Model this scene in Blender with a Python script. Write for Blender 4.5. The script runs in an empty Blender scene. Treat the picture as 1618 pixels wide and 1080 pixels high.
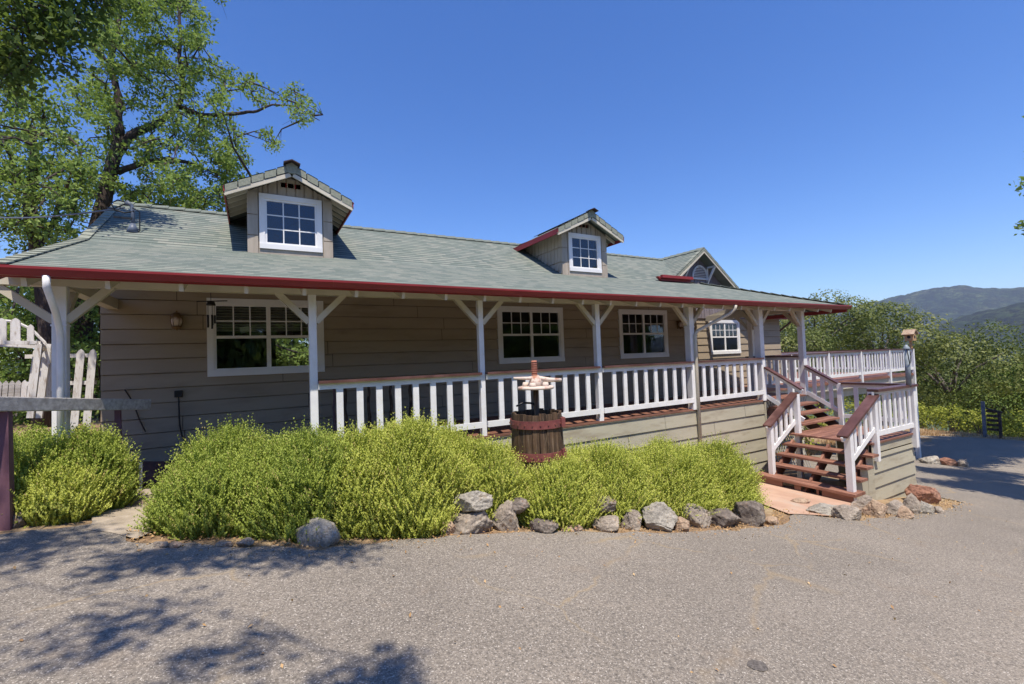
import bpy, bmesh, math, random
import numpy as np
from mathutils import Vector, Matrix, noise
R_ = math.radians
C = bpy.context.scene.collection
# ---------------------------------------------------------------- camera
F, YAW, PIT, ROL = 719.74, R_(29.5226), R_(2.0019), R_(-2.1160)
def cam_axes():
    fw = np.array([math.sin(YAW)*math.cos(PIT), math.cos(YAW)*math.cos(PIT), math.sin(PIT)])
    ri = np.array([math.cos(YAW), -math.sin(YAW), 0.0]); up = np.cross(ri, fw)
    return np.array([ri*math.cos(ROL)+up*math.sin(ROL), -ri*math.sin(ROL)+up*math.cos(ROL), fw])
AX = cam_axes()
cd = bpy.data.cameras.new('camera'); cam = bpy.data.objects.new('camera', cd); C.objects.link(cam)
cd.sensor_width = 36; cd.lens = F/1618*36; cd.clip_start = .05; cd.clip_end = 30000
m = Matrix.Identity(4)
for i in range(3):
    m[i][0], m[i][1], m[i][2] = AX[0][i], AX[1][i], -AX[2][i]
cam.matrix_world = m
bpy.context.scene.camera = cam
# ---------------------------------------------------------------- light
SUN = Vector((.12, .42, -1)).normalized()              # direction the light travels
el = math.asin(-SUN.z); az = math.atan2(-SUN.x, -SUN.y)   # azimuth of the sun from +Y clockwise
w = bpy.data.worlds.new('World'); bpy.context.scene.world = w; w.use_nodes = True
nt = w.node_tree; bg = nt.nodes['Background']; sk = nt.nodes.new('ShaderNodeTexSky')
sk.sky_type = 'NISHITA'; sk.sun_disc = False; sk.sun_elevation = el; sk.sun_rotation = az
sk.altitude = 900; sk.air_density = 1.0; sk.dust_density = .4; sk.ozone_density = 3.0
hs = nt.nodes.new('ShaderNodeHueSaturation'); 
nt.links.new(sk.outputs[0], hs.inputs['Color']); nt.links.new(hs.outputs[0], bg.inputs[0]); bg.inputs[1].default_value = .115; hs.inputs['Saturation'].default_value = 1.30; hs.inputs['Hue'].default_value = .513; hs.inputs['Value'].default_value = 1.24
sl = bpy.data.lights.new('sun', 'SUN'); sl.energy = 4.6; sl.angle = R_(.53); sl.color = (1, .91, .78)
so = bpy.data.objects.new('sun', sl); C.objects.link(so); so.rotation_euler = SUN.to_track_quat('-Z', 'Y').to_euler()
vs = bpy.context.scene.view_settings; vs.view_transform = 'Standard'; vs.look = 'None'; vs.gamma = 1; vs.exposure = .55
# ---------------------------------------------------------------- helpers: pixel of the photograph -> point of the place
def ray(x, y): return AX.T @ np.array([(x-809)/F, -(y-540)/F, 1.0])
def onY(x, y, Y): v = ray(x, y); return v*(Y/v[1])
def onG(x, y): v = ray(x, y); return v*(-1.55/(v[2]+.135*v[0]))
def pxm(P): return F/float(AX[2] @ np.array(P))       # photo pixels per metre at P
def ss(a, b, t): t = min(1, max(0, (t-a)/(b-a))); return t*t*(3-2*t)
def gh(x, y):
    "height of the ground"
    xx = min(max(x, -3.0), 23.5)
    z = -1.55-.135*xx
    if x > 20: z -= 0
    d = math.hypot(max(0, x-32), max(0, y-17)*ss(-6, 10, x))
    z -= .26*d if d < 260 else .26*260+(d-260)*.05
    return z
def rnd(a, b): return random.uniform(a, b)
# ---------------------------------------------------------------- mesh builder
class MB:
    def __init__(s): s.v = []; s.f = []; s.uv = []
    def face(s, pts, uv=None):
        n = len(s.v); s.v += [tuple(map(float, p)) for p in pts]; s.f.append(tuple(range(n, n+len(pts)))); s.uv.append(uv)
    def hexa(s, p):
        n = len(s.v); s.v += [tuple(map(float, q)) for q in p]
        for q in ((0,3,2,1),(4,5,6,7),(0,1,5,4),(1,2,6,5),(2,3,7,6),(3,0,4,7)): s.f.append(tuple(n+i for i in q)); s.uv.append(None)
    def box(s, x0, x1, y0, y1, z0, z1):
        s.hexa([(x0,y0,z0),(x1,y0,z0),(x1,y1,z0),(x0,y1,z0),(x0,y0,z1),(x1,y0,z1),(x1,y1,z1),(x0,y1,z1)]); return s
    def beam(s, p, q, w, h, up=(0,0,1), w2=None, h2=None):
        p = Vector(p); q = Vector(q); d = (q-p).normalized(); u = Vector(up)
        if abs(d.dot(u)) > .99: u = Vector((0,1,0))
        sd = d.cross(u).normalized(); u = sd.cross(d).normalized(); w2 = w2 or w; h2 = h2 or h
        a = [p+sd*i*w/2+u*j*h/2 for i, j in ((-1,-1),(1,-1),(1,1),(-1,1))]; b = [q+sd*i*w2/2+u*j*h2/2 for i, j in ((-1,-1),(1,-1),(1,1),(-1,1))]
        s.hexa(a+b); return s
    def prism(s, poly, ext):
        poly = [Vector(p) for p in poly]; e = Vector(ext); n = len(poly)
        s.face(poly); s.face([p+e for p in reversed(poly)])
        for i in range(n): a, b = poly[i], poly[(i+1) % n]; s.face([a, a+e, b+e, b])
        return s
    def slab(s, poly, t, u=None):
        "roof slab: top polygon with shingle uv, thickness t straight down"
        P = [Vector(p) for p in poly]; nrm = (P[1]-P[0]).cross(P[2]-P[0]).normalized()
        if nrm.z < 0: P.reverse(); nrm = -nrm
        u = Vector((nrm.y, -nrm.x, 0)).normalized() if u is None else Vector(u); vv = nrm.cross(u)
        s.face(P, [(p.dot(u), p.dot(vv)) for p in P]); dn = Vector((0,0,-t))
        s.face([p+dn for p in reversed(P)])
        for i in range(len(P)): a, b = P[i], P[(i+1) % len(P)]; s.face([b, a, a+dn, b+dn])
        return s
    def tube(s, pts, r, n=8, cap=True):
        pts = [Vector(p) for p in pts]; k = len(pts); r = r if hasattr(r, '__len__') else [r]*k; base = len(s.v); ref = None
        for i, p in enumerate(pts):
            d = (pts[min(i+1, k-1)]-pts[max(i-1, 0)]).normalized()
            if ref is None: ref = d.orthogonal().normalized()
            ref = (ref-d*ref.dot(d)).normalized(); b = d.cross(ref)
            for j in range(n):
                a = 2*math.pi*j/n; s.v.append(tuple(p+(ref*math.cos(a)+b*math.sin(a))*r[i]))
        for i in range(k-1):
            for j in range(n):
                j2 = (j+1) % n; s.f.append((base+i*n+j, base+i*n+j2, base+(i+1)*n+j2, base+(i+1)*n+j)); s.uv.append(None)
        if cap:
            s.f.append(tuple(base+j for j in reversed(range(n)))); s.uv.append(None)
            s.f.append(tuple(base+(k-1)*n+j for j in range(n))); s.uv.append(None)
        return s
    def obj(s, name, mat, parent=None, smooth=False, bevel=0):
        me = bpy.data.meshes.new(name); off = Vector((0,0,0))
        if parent is not None:
            q = parent
            while q is not None: off = off+q.location; q = q.parent
        me.from_pydata([(a-off.x, b-off.y, c-off.z) for a, b, c in s.v], [], s.f)
        if any(u for u in s.uv):
            L = me.uv_layers.new(name='UVMap').data; i = 0
            for f, u in zip(s.f, s.uv):
                for k in range(len(f)):
                    if u: L[i].uv = u[k]
                    i += 1
        if smooth: me.shade_smooth()
        me.materials.append(mat); o = bpy.data.objects.new(name, me); C.objects.link(o)
        if parent is not None: o.parent = parent
        if bevel:
            b = o.modifiers.new('bevel', 'BEVEL'); b.width = bevel; b.segments = 2; b.limit_method = 'ANGLE'
        me.update(); return o
def fast_mesh(name, V, Fa, mat, parent=None, attr=None):
    "V (n,3) float, Fa (m,k) int"
    me = bpy.data.meshes.new(name); off = np.zeros(3); q = parent
    while q is not None: off += np.array(q.location); q = q.parent
    V = (V-off).astype(np.float32); k = Fa.shape[1]
    me.vertices.add(len(V)); me.vertices.foreach_set('co', V.ravel())
    me.loops.add(Fa.size); me.loops.foreach_set('vertex_index', Fa.astype(np.int32).ravel())
    me.polygons.add(len(Fa)); me.polygons.foreach_set('loop_start', np.arange(0, Fa.size, k, dtype=np.int32))
    me.update(calc_edges=True)
    if attr is not None:
        a = me.attributes.new('tone', 'FLOAT', 'FACE'); a.data.foreach_set('value', attr.astype(np.float32))
    me.materials.append(mat); o = bpy.data.objects.new(name, me); C.objects.link(o)
    if parent is not None: o.parent = parent
    return o
def tag(o, label=None, cat=None, group=None, kind=None):
    if label: o['label'] = label
    if cat: o['category'] = cat
    if group: o['group'] = group
    if kind: o['kind'] = kind
    return o
def thing(name, loc, label, cat, group=None):
    o = bpy.data.objects.new(name, None); o.location = loc; o.empty_display_size = .2; C.objects.link(o)
    return tag(o, label, cat, group)
# ---------------------------------------------------------------- materials
def newmat(name):
    mt = bpy.data.materials.new(name); mt.use_nodes = True; t = mt.node_tree; return mt, t, t.nodes['Principled BSDF']
def N(t, typ, **kw):
    n = t.nodes.new(typ)
    for k, v in kw.items():
        if k in n.inputs: n.inputs[k].default_value = v
        else: setattr(n, k, v)
    return n
def ramp(t, src, stops):
    r = t.nodes.new('ShaderNodeValToRGB'); cr = r.color_ramp
    while len(cr.elements) < len(stops): cr.elements.new(.5)
    for e, (p, c) in zip(cr.elements, stops): e.position = p; e.color = (*c, 1) if len(c) == 3 else c
    t.links.new(src, r.inputs[0]); return r.outputs[0]
def mixc(t, fac, a, b, mode='MIX'):
    n = t.nodes.new('ShaderNodeMix'); n.data_type = 'RGBA'; n.blend_type = mode
    for i, v in ((0, fac), (6, a), (7, b)):
        if isinstance(v, bpy.types.NodeSocket): t.links.new(v, n.inputs[i])
        else: n.inputs[i].default_value = v if not isinstance(v, tuple) or len(v) == 4 else (*v, 1)
    return n.outputs[2]
def coords(t, scale=(1,1,1), uv=False):
    c = t.nodes.new('ShaderNodeTexCoord'); mp = t.nodes.new('ShaderNodeMapping'); mp.inputs['Scale'].default_value = scale
    t.links.new(c.outputs['UV' if uv else 'Object'], mp.inputs[0]); return mp.outputs[0]
def tex(t, vec, scale, detail=4, rough=.55, typ='ShaderNodeTexNoise'):
    n = N(t, typ); n.inputs['Scale'].default_value = scale
    if 'Detail' in n.inputs: n.inputs['Detail'].default_value = detail
    if 'Roughness' in n.inputs and typ == 'ShaderNodeTexNoise': n.inputs['Roughness'].default_value = rough
    t.links.new(vec, n.inputs['Vector']); return n
def bump(t, b, src, st, dist):
    n = N(t, 'ShaderNodeBump'); n.inputs['Strength'].default_value = st; n.inputs['Distance'].default_value = dist
    t.links.new(src, n.inputs['Height']); t.links.new(n.outputs[0], b.inputs['Normal'])
def paint(name, c1, c2, rough=.6, sc=(1,1,1), scale=6, bst=.15, bd=.004, lo=.35, hi=.65, c3=None, s3=1.3, spec=.35):
    mt, t, b = newmat(name); v = coords(t, sc); n = tex(t, v, scale, 6, .6)
    col = ramp(t, n.outputs[0], [(lo, c1), (hi, c2)])
    if c3:
        n2 = tex(t, coords(t, sc), s3, 7, .65); col = mixc(t, ramp(t, n2.outputs[0], [(.52, (0,0,0)), (.68, (1,1,1))]), col, c3)
    t.links.new(col, b.inputs['Base Color']); b.inputs['Roughness'].default_value = rough
    b.inputs['Specular IOR Level'].default_value = spec
    n3 = tex(t, v, scale*6, 5, .6); bump(t, b, n3.outputs[0], bst, bd); return mt
M = {}
M['siding'] = paint('taupe siding paint', (.318,.256,.182), (.356,.290,.208), .6, (.6,.6,2.5), 1.4, .2, .003, c3=(.275,.22,.155), s3=1.6)
M['skirt'] = paint('khaki skirt paint', (.385,.358,.272), (.430,.402,.310), .6, (.6,.6,2.5), 1.6, .3, .004, c3=(.31,.27,.20), s3=2.2)
M['wood_siding'] = paint('dormer siding', (.36,.31,.25), (.45,.39,.32), .7, (5,5,.7), 2, .4, .006)
M['peak'] = paint('dark metal peak cap', (.035,.022,.022), (.06,.035,.035), .5)
M['gable'] = paint('shaded gable boards', (.17,.145,.155), (.24,.205,.215), .7, (5,5,.7), 2, .4, .006)  # siding darkened to mauve, the gable's shadow put into the colour
M['cream'] = paint('cream beam paint', (.50,.46,.37), (.58,.54,.44), .5, (1,1,1), 3, .1, .003)
M['white'] = paint('white trim paint', (.72,.72,.72), (.82,.82,.82), .42, (1,1,1), 4, .1, .002, c3=(.72,.71,.69), s3=5)
M['frame'] = paint('window frame white', (.74,.74,.74), (.8,.8,.8), .35, (1,1,1), 3, .05, .001)
M['red'] = paint('red gutter paint', (.21,.022,.025), (.27,.03,.032), .35, (1,4,4), 2, .08, .002, c3=(.24,.03,.03), s3=3)
M['red2'] = paint('red fascia paint', (.22,.03,.035), (.28,.035,.04), .5, (1,1,1), 3)
M['cap'] = paint('brown rail cap', (.075,.035,.030), (.125,.06,.052), .4, (1,1,1), 3, .2, .003, c3=(.17,.09,.08), s3=2)
M['deckwood'] = paint('redwood deck boards', (.15,.068,.046), (.26,.125,.088), .6, (.6,6,3), 2, .4, .006, c3=(.38,.19,.13), s3=1.6)
M['deckwood_y'] = paint('redwood treads', (.15,.068,.046), (.26,.125,.088), .6, (6,.6,3), 2, .4, .006, c3=(.38,.19,.13), s3=1.6)
M['greywood'] = paint('weathered grey wood', (.30,.285,.275), (.52,.50,.48), .85, (1,8,8), 3, .6, .01, c3=(.32,.30,.27), s3=2)
M['purple'] = paint('faded maroon leg paint', (.12,.055,.075), (.17,.085,.11), .7, (4,4,1), 3, .4, .006)
M['brownwood'] = paint('dark stave wood', (.035,.022,.014), (.12,.072,.04), .75, (9,9,.8), 2, .7, .01, c3=(.20,.14,.09), s3=3)
M['barewood'] = paint('bare plywood', (.42,.25,.12), (.52,.33,.17), .7, (1,5,5), 3)
M['hoop'] = paint('maroon iron hoop', (.16,.045,.045), (.24,.08,.07), .55, (1,1,1), 9, .4, .004, c3=(.09,.04,.035), s3=6)
M['rust'] = paint('peeling cream iron', (.60,.50,.42), (.66,.56,.48), .7, (1,1,1), 9, .5, .006, c3=(.38,.16,.09), s3=9)
M['rustred'] = paint('rusty screw', (.33,.11,.07), (.45,.2,.13), .7, (1,1,1), 20, .5, .006)
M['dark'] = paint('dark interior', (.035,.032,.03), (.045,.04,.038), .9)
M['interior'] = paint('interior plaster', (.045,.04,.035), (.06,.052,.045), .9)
M['black'] = paint('black metal', (.012,.012,.013), (.02,.02,.022), .4)
M['galv'] = paint('galvanised pipe', (.08,.10,.14), (.15,.18,.24), .45, (1,1,1), 8, .2, .003)
M['polegrey'] = paint('grey pole paint', (.20,.24,.27), (.30,.34,.37), .5, (1,1,1), 8, .2, .003)
M['brass'] = paint('old brass', (.12,.07,.03), (.22,.13,.05), .4, (1,1,1), 10)
M['concrete'] = paint('terracotta concrete', (.42,.26,.18), (.52,.35,.25), .85, (1,1,1), 1.5, .3, .004, c3=(.45,.36,.28), s3=2)
M['brickfloor'] = paint('maroon patio paint', (.10,.045,.04), (.15,.07,.06), .7, (1,1,1), 2, .3, .006)
M['picket'] = paint('peeling white picket paint', (.62,.60,.58), (.74,.73,.72), .7, (5,5,1), 3, .5, .006, c3=(.33,.27,.22), s3=6)
M['ceiling'] = paint('porch ceiling boards', (.42,.38,.31), (.48,.44,.36), .7, (1,9,1), 2, .3, .004)
M['bark'] = paint('oak bark', (.035,.026,.024), (.095,.07,.062), .9, (6,6,1.3), 3, .9, .03)
M['bark2'] = paint('grey bark', (.10,.085,.07), (.18,.155,.13), .9, (6,6,1.3), 3, .9, .03)
def rockmat(name, a, b_, c, warm):
    mt, t, b = newmat(name); v = coords(t); n = tex(t, v, 3.2, 9, .68); col = ramp(t, n.outputs[0], [(.3, a), (.5, b_), (.7, c)])
    n2 = tex(t, v, 7, 6, .7); col = mixc(t, ramp(t, n2.outputs[0], [(.56, (0,0,0)), (.64, (1,1,1))]), col, warm)
    n4 = tex(t, v, 40, 3, .6); col = mixc(t, .35, col, ramp(t, n4.outputs[0], [(.35, (.1,.1,.1)), (.65, (.8,.78,.75))]), 'OVERLAY')
    t.links.new(col, b.inputs['Base Color']); b.inputs['Roughness'].default_value = .9
    n3 = tex(t, v, 14, 8, .7); bump(t, b, n3.outputs[0], .9, .03); return mt
M['rock_grey'] = rockmat('grey fieldstone', (.15,.122,.098), (.30,.255,.21), (.45,.40,.33), (.33,.235,.16))
M['rock_pale'] = rockmat('pale grey stone', (.22,.20,.17), (.34,.315,.27), (.46,.43,.37), (.33,.26,.19))
M['rock_dark'] = rockmat('dark lichen stone', (.075,.060,.052), (.16,.132,.112), (.36,.32,.27), (.22,.13,.09))
M['rock_tan'] = rockmat('tan stone', (.26,.17,.12), (.40,.29,.2), (.50,.40,.3), (.30,.17,.11))
M['rock_rust'] = rockmat('rust brown stone', (.15,.065,.045), (.30,.15,.10), (.42,.26,.18), (.20,.09,.06))
def shingles():
    mt, t, b = newmat('green grey shingles'); v = coords(t, (1,1,1), True)
    br = N(t, 'ShaderNodeTexBrick'); br.offset = .37; br.offset_frequency = 2; br.squash = 1
    for k, val in (('Color1', (.0,.0,.0,1)), ('Color2', (1,1,1,1)), ('Mortar', (.5,.5,.5,1)), ('Scale', 1), ('Mortar Size', .006), ('Mortar Smooth', .3), ('Bias', 0), ('Brick Width', .19), ('Row Height', .125)): br.inputs[k].default_value = val
    nz = tex(t, v, 9, 2); vv = N(t, 'ShaderNodeVectorMath', operation='MULTIPLY_ADD'); t.links.new(nz.outputs['Color'], vv.inputs[0]); vv.inputs[1].default_value = (.012,.012,0); t.links.new(v, vv.inputs[2])
    t.links.new(vv.outputs[0], br.inputs['Vector'])
    c = ramp(t, br.outputs['Color'], [(0, (.140,.168,.149)), (.5, (.186,.212,.186)), (1, (.235,.247,.215))])
    g = tex(t, v, 180, 2); c = mixc(t, .5, c, ramp(t, g.outputs[0], [(.3, (.25,.25,.25)), (.7, (.75,.75,.75))]), 'OVERLAY')
    st = N(t, 'ShaderNodeMapping'); st.inputs['Scale'].default_value = (1.6,14,1); t.links.new(v, st.inputs[0]); sn = tex(t, st.outputs[0], 1, 4, .6)
    c = mixc(t, .16, c, ramp(t, sn.outputs[0], [(.35, (.36,.38,.38)), (.68, (.62,.62,.6))]), 'OVERLAY')
    big = tex(t, v, .7, 5, .6); c = mixc(t, .14, c, ramp(t, big.outputs[0], [(.35, (.3,.33,.38)), (.7, (.66,.62,.55))]), 'OVERLAY')
    # dark line along the butt edge of each course
    sep = N(t, 'ShaderNodeSeparateXYZ'); t.links.new(vv.outputs[0], sep.inputs[0])
    dv = N(t, 'ShaderNodeMath', operation='DIVIDE'); dv.inputs[1].default_value = .125; t.links.new(sep.outputs[1], dv.inputs[0])
    fr = N(t, 'ShaderNodeMath', operation='FRACT'); t.links.new(dv.outputs[0], fr.inputs[0])
    c = mixc(t, ramp(t, fr.outputs[0], [(0, (.95,.95,.95)), (.18, (.85,.85,.85)), (.30, (0,0,0))]), c, (.035,.045,.042))
    t.links.new(c, b.inputs['Base Color']); b.inputs['Roughness'].default_value = .9; b.inputs['Specular IOR Level'].default_value = .2
    mm = N(t, 'ShaderNodeMath', operation='MULTIPLY_ADD'); t.links.new(g.outputs[0], mm.inputs[0]); mm.inputs[1].default_value = .35
    inv = N(t, 'ShaderNodeMath', operation='SUBTRACT'); inv.inputs[0].default_value = 1; t.links.new(fr.outputs[0], inv.inputs[1]); t.links.new(inv.outputs[0], mm.inputs[2])
    bump(t, b, mm.outputs[0], .6, .012); return mt
M['shingle'] = shingles()
M['ridgetile'] = paint('darkened ridge shingles', (.11,.13,.11), (.19,.21,.18), .9, (1,1,1), 30, .5, .004)  # cap shingle colour darkened to paint the edge's dark look against the sky
M['captile'] = paint('cap shingles', (.20,.22,.18), (.29,.30,.24), .9, (1,1,1), 30, .5, .004)
def asphalt():
    mt, t, b = newmat('worn asphalt'); v = coords(t)
    big = tex(t, v, .55, 6, .6); base = ramp(t, big.outputs[0], [(.3, (.178,.156,.130)), (.7, (.242,.211,.174))])
    g1 = tex(t, v, 48, 5, .85); base = mixc(t, .75, base, ramp(t, g1.outputs[0], [(.36, (.16,.16,.16)), (.5, (.5,.5,.5)), (.64, (.86,.85,.83))]), 'OVERLAY')
    g2 = tex(t, v, 85, 2, .6); base = mixc(t, ramp(t, g2.outputs[0], [(.60, (0,0,0)), (.66, (1,1,1))]), base, (.50,.455,.39))
    g3 = tex(t, v, 60, 1, .5); base = mixc(t, ramp(t, g3.outputs[0], [(.28, (.8,.8,.8)), (.34, (0,0,0))]), base, (.085,.08,.076))
    # ochre dust in the cracks
    wn = tex(t, v, 1.6, 5, .6); wv = N(t, 'ShaderNodeVectorMath', operation='MULTIPLY_ADD'); t.links.new(wn.outputs['Color'], wv.inputs[0]); wv.inputs[1].default_value = (.55,.55,0); t.links.new(v, wv.inputs[2])
    ve = N(t, 'ShaderNodeTexVoronoi', feature='DISTANCE_TO_EDGE'); ve.inputs['Scale'].default_value = .55; t.links.new(wv.outputs[0], ve.inputs['Vector'])
    cr = ramp(t, ve.outputs['Distance'], [(0, (1,1,1)), (.005, (.6,.6,.6)), (.013, (0,0,0))])
    pn = tex(t, v, .8, 4, .6); msk = ramp(t, pn.outputs[0], [(.47, (0,0,0)), (.62, (.75,.75,.75))])
    base = mixc(t, mixc(t, 1.0, cr, msk, 'MULTIPLY'), base, (.30,.23,.14))
    dn = tex(t, v, 2.3, 7, .7); base = mixc(t, ramp(t, dn.outputs[0], [(.58, (0,0,0)), (.78, (.35,.35,.35))]), base, (.26,.19,.13))
    t.links.new(base, b.inputs['Base Color']); b.inputs['Roughness'].default_value = .95; b.inputs['Specular IOR Level'].default_value = .2
    fn = tex(t, v, 70, 4, .7); bump(t, b, fn.outputs[0], .5, .006); return mt
M['asphalt'] = asphalt()
def soil():
    mt, t, b = newmat('dry soil and grass'); v = coords(t)
    n = tex(t, v, .9, 8, .65); c = ramp(t, n.outputs[0], [(.3, (.17,.10,.06)), (.5, (.28,.19,.11)), (.7, (.40,.31,.19))])
    n2 = tex(t, v, 14, 6, .7); c = mixc(t, .6, c, ramp(t, n2.outputs[0], [(.3, (.2,.2,.2)), (.7, (.8,.78,.7))]), 'OVERLAY')
    # green cover appears on the slopes beyond the yard
    sp = N(t, 'ShaderNodeSeparateXYZ'); t.links.new(v, sp.inputs[0]); far = ramp(t, sp.outputs[2], [(0, (0,0,0)), (1, (0,0,0))])
    mr = N(t, 'ShaderNodeMapRange'); t.links.new(sp.outputs[2], mr.inputs[0]); mr.inputs[1].default_value = -6.5; mr.inputs[2].default_value = -12; 
    n3 = tex(t, v, .12, 8, .7); c = mixc(t, mr.outputs[0], c, ramp(t, n3.outputs[0], [(.35, (.03,.055,.02)), (.6, (.075,.10,.035)), (.75, (.2,.17,.09))]))
    t.links.new(c, b.inputs['Base Color']); b.inputs['Roughness'].default_value = 1; bump(t, b, n2.outputs[0], .8, .03); return mt
M['stain'] = paint('oil stain', (.065,.056,.05), (.17,.15,.13), .8, (1,1,1), 60, .5, .004)
M['soil'] = soil()
def hillmat():
    mt, t, b = newmat('forested hillside'); v = coords(t)
    n = tex(t, v, .0035, 9, .7); c = ramp(t, n.outputs[0], [(.30, (.010,.024,.008)), (.48, (.032,.050,.016)), (.60, (.07,.08,.03)), (.70, (.24,.17,.09))])
    n2 = tex(t, v, .035, 6, .8); c = mixc(t, .9, c, ramp(t, n2.outputs[0], [(.42, (.0,.0,.0)), (.58, (1,1,.95))]), 'OVERLAY')
    n5 = tex(t, v, .012, 4, .7); c = mixc(t, .8, c, ramp(t, n5.outputs[0], [(.4, (.1,.1,.1)), (.6, (.85,.85,.8))]), 'OVERLAY')
    t.links.new(c, b.inputs['Base Color']); b.inputs['Roughness'].default_value = 1; bump(t, b, n2.outputs[0], 1, 60); return mt
M['hill'] = hillmat()
def leafmat(name, stops, trans=.3, rough=.55, sc=.8):
    mt, t, b = newmat(name); v = coords(t); a = N(t, 'ShaderNodeAttribute'); a.attribute_name = 'tone'
    n = tex(t, v, sc, 3); ad = N(t, 'ShaderNodeMath', operation='MULTIPLY_ADD'); t.links.new(n.outputs[0], ad.inputs[0]); ad.inputs[1].default_value = .7
    s2 = N(t, 'ShaderNodeMath', operation='MULTIPLY_ADD'); t.links.new(a.outputs['Fac'], s2.inputs[0]); s2.inputs[1].default_value = .65; s2.inputs[2].default_value = -.18; t.links.new(s2.outputs[0], ad.inputs[2])
    c = ramp(t, ad.outputs[0], stops); t.links.new(c, b.inputs['Base Color']); b.inputs['Roughness'].default_value = rough; b.inputs['Specular IOR Level'].default_value = .18
    tr = N(t, 'ShaderNodeBsdfTranslucent'); t.links.new(mixc(t, .5, c, (.30,.42,.06)), tr.inputs[0]); mx = N(t, 'ShaderNodeMixShader'); mx.inputs[0].default_value = trans
    t.links.new(b.outputs[0], mx.inputs[1]); t.links.new(tr.outputs[0], mx.inputs[2]); t.links.new(mx.outputs[0], t.nodes['Material Output'].inputs[0]); return mt
M['leaf_oak'] = leafmat('oak leaves', [(.15, (.085,.145,.04)), (.5, (.20,.30,.075)), (.8, (.38,.46,.16)), (1, (.52,.46,.17))], .42)
M['leaf_dark'] = leafmat('dark oak leaves', [(.15, (.035,.065,.015)), (.5, (.075,.125,.03)), (.8, (.13,.18,.05)), (1, (.2,.2,.06))])
M['leaf_live'] = leafmat('live oak leaves', [(.15, (.045,.068,.022)), (.5, (.115,.142,.042)), (.8, (.215,.232,.072)), (1, (.28,.27,.10))], .2)
M['leaf_bright'] = leafmat('bright green leaves', [(.15, (.09,.14,.035)), (.5, (.18,.25,.06)), (.85, (.28,.34,.09)), (1, (.34,.36,.12))])
M['leaf_vine'] = leafmat('vine leaves', [(.15, (.14,.17,.03)), (.5, (.33,.36,.06)), (.85, (.52,.48,.09)), (1, (.50,.28,.10))], .35)
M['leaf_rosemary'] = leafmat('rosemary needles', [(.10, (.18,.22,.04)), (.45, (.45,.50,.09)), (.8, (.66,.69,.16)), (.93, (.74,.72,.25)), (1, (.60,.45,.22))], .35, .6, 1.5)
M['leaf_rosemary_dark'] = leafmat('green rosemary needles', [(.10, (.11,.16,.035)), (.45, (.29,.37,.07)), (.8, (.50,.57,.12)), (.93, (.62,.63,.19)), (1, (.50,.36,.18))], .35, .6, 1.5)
M['twig'] = paint('woody stems', (.10,.065,.04), (.17,.12,.075), .9)
M['litter'] = leafmat('dry fallen leaves', [(.1, (.25,.13,.06)), (.5, (.45,.28,.13)), (.8, (.60,.44,.24)), (1, (.70,.60,.42))], .1)
def glass():
    mt, t, b = newmat('window glass'); t.nodes.remove(b); gl = N(t, 'ShaderNodeBsdfGlossy'); gl.inputs['Roughness'].default_value = .02; gl.inputs['Color'].default_value = (.85,.9,1,1)
    tr = N(t, 'ShaderNodeBsdfTransparent'); tr.inputs[0].default_value = (.75,.8,.8,1); fr = N(t, 'ShaderNodeFresnel'); fr.inputs[0].default_value = 1.75
    v = coords(t); n = tex(t, v, 1.3, 2); bp = N(t, 'ShaderNodeBump'); bp.inputs['Strength'].default_value = .15; bp.inputs['Distance'].default_value = .01; t.links.new(n.outputs[0], bp.inputs['Height']); t.links.new(bp.outputs[0], gl.inputs['Normal'])
    mx = N(t, 'ShaderNodeMixShader'); t.links.new(fr.outputs[0], mx.inputs[0]); t.links.new(tr.outputs[0], mx.inputs[1]); t.links.new(gl.outputs[0], mx.inputs[2]); t.links.new(mx.outputs[0], t.nodes['Material Output'].inputs[0]); return mt
M['glass'] = glass()
# ================================================================ THE SETTING
def sheet(name, xs, ys, hf, mat, dz=0):
    xs = np.array(xs); ys = np.array(ys); X, Y = np.meshgrid(xs, ys)
    Z = np.vectorize(hf)(X, Y)+dz; V = np.stack([X.ravel(), Y.ravel(), Z.ravel()], 1); nx = len(xs); ny = len(ys)
    I = np.arange(nx*ny).reshape(ny, nx); Fa = np.stack([I[:-1,:-1].ravel(), I[:-1,1:].ravel(), I[1:,1:].ravel(), I[1:,:-1].ravel()], 1)
    o = fast_mesh(name, V, Fa, mat); o.data.shade_smooth(); return o
gx = sorted(set([-900,-500,-250,-120,-60,-35,-22]+list(np.arange(-15, 40, .5))+[40,43,47,52,58,66,76,90,110,140,180,230,300,400,550,800,1200]))
gy = sorted(set([-900,-500,-250,-120,-60,-35,-22]+list(np.arange(-15, 24, .5))+[24,27,31,36,42,50,60,76,95,120,150,200,280,400,560,800,1200]))
def ghn(x, y):
    r = math.hypot(x, y); a = 0.0
    if r > 34: a = min(4, (r-34)*.04)*noise.noise(Vector((x*.03, y*.03, 3)))*2
    elif y > 8.2 and x > 13 or x > 31: a = .05*noise.noise(Vector((x*1.2, y*1.2, 0)))
    return gh(x, y)+a-.012
tag(sheet('ground', gx, gy, ghn, M['soil']), kind='structure')
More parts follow.
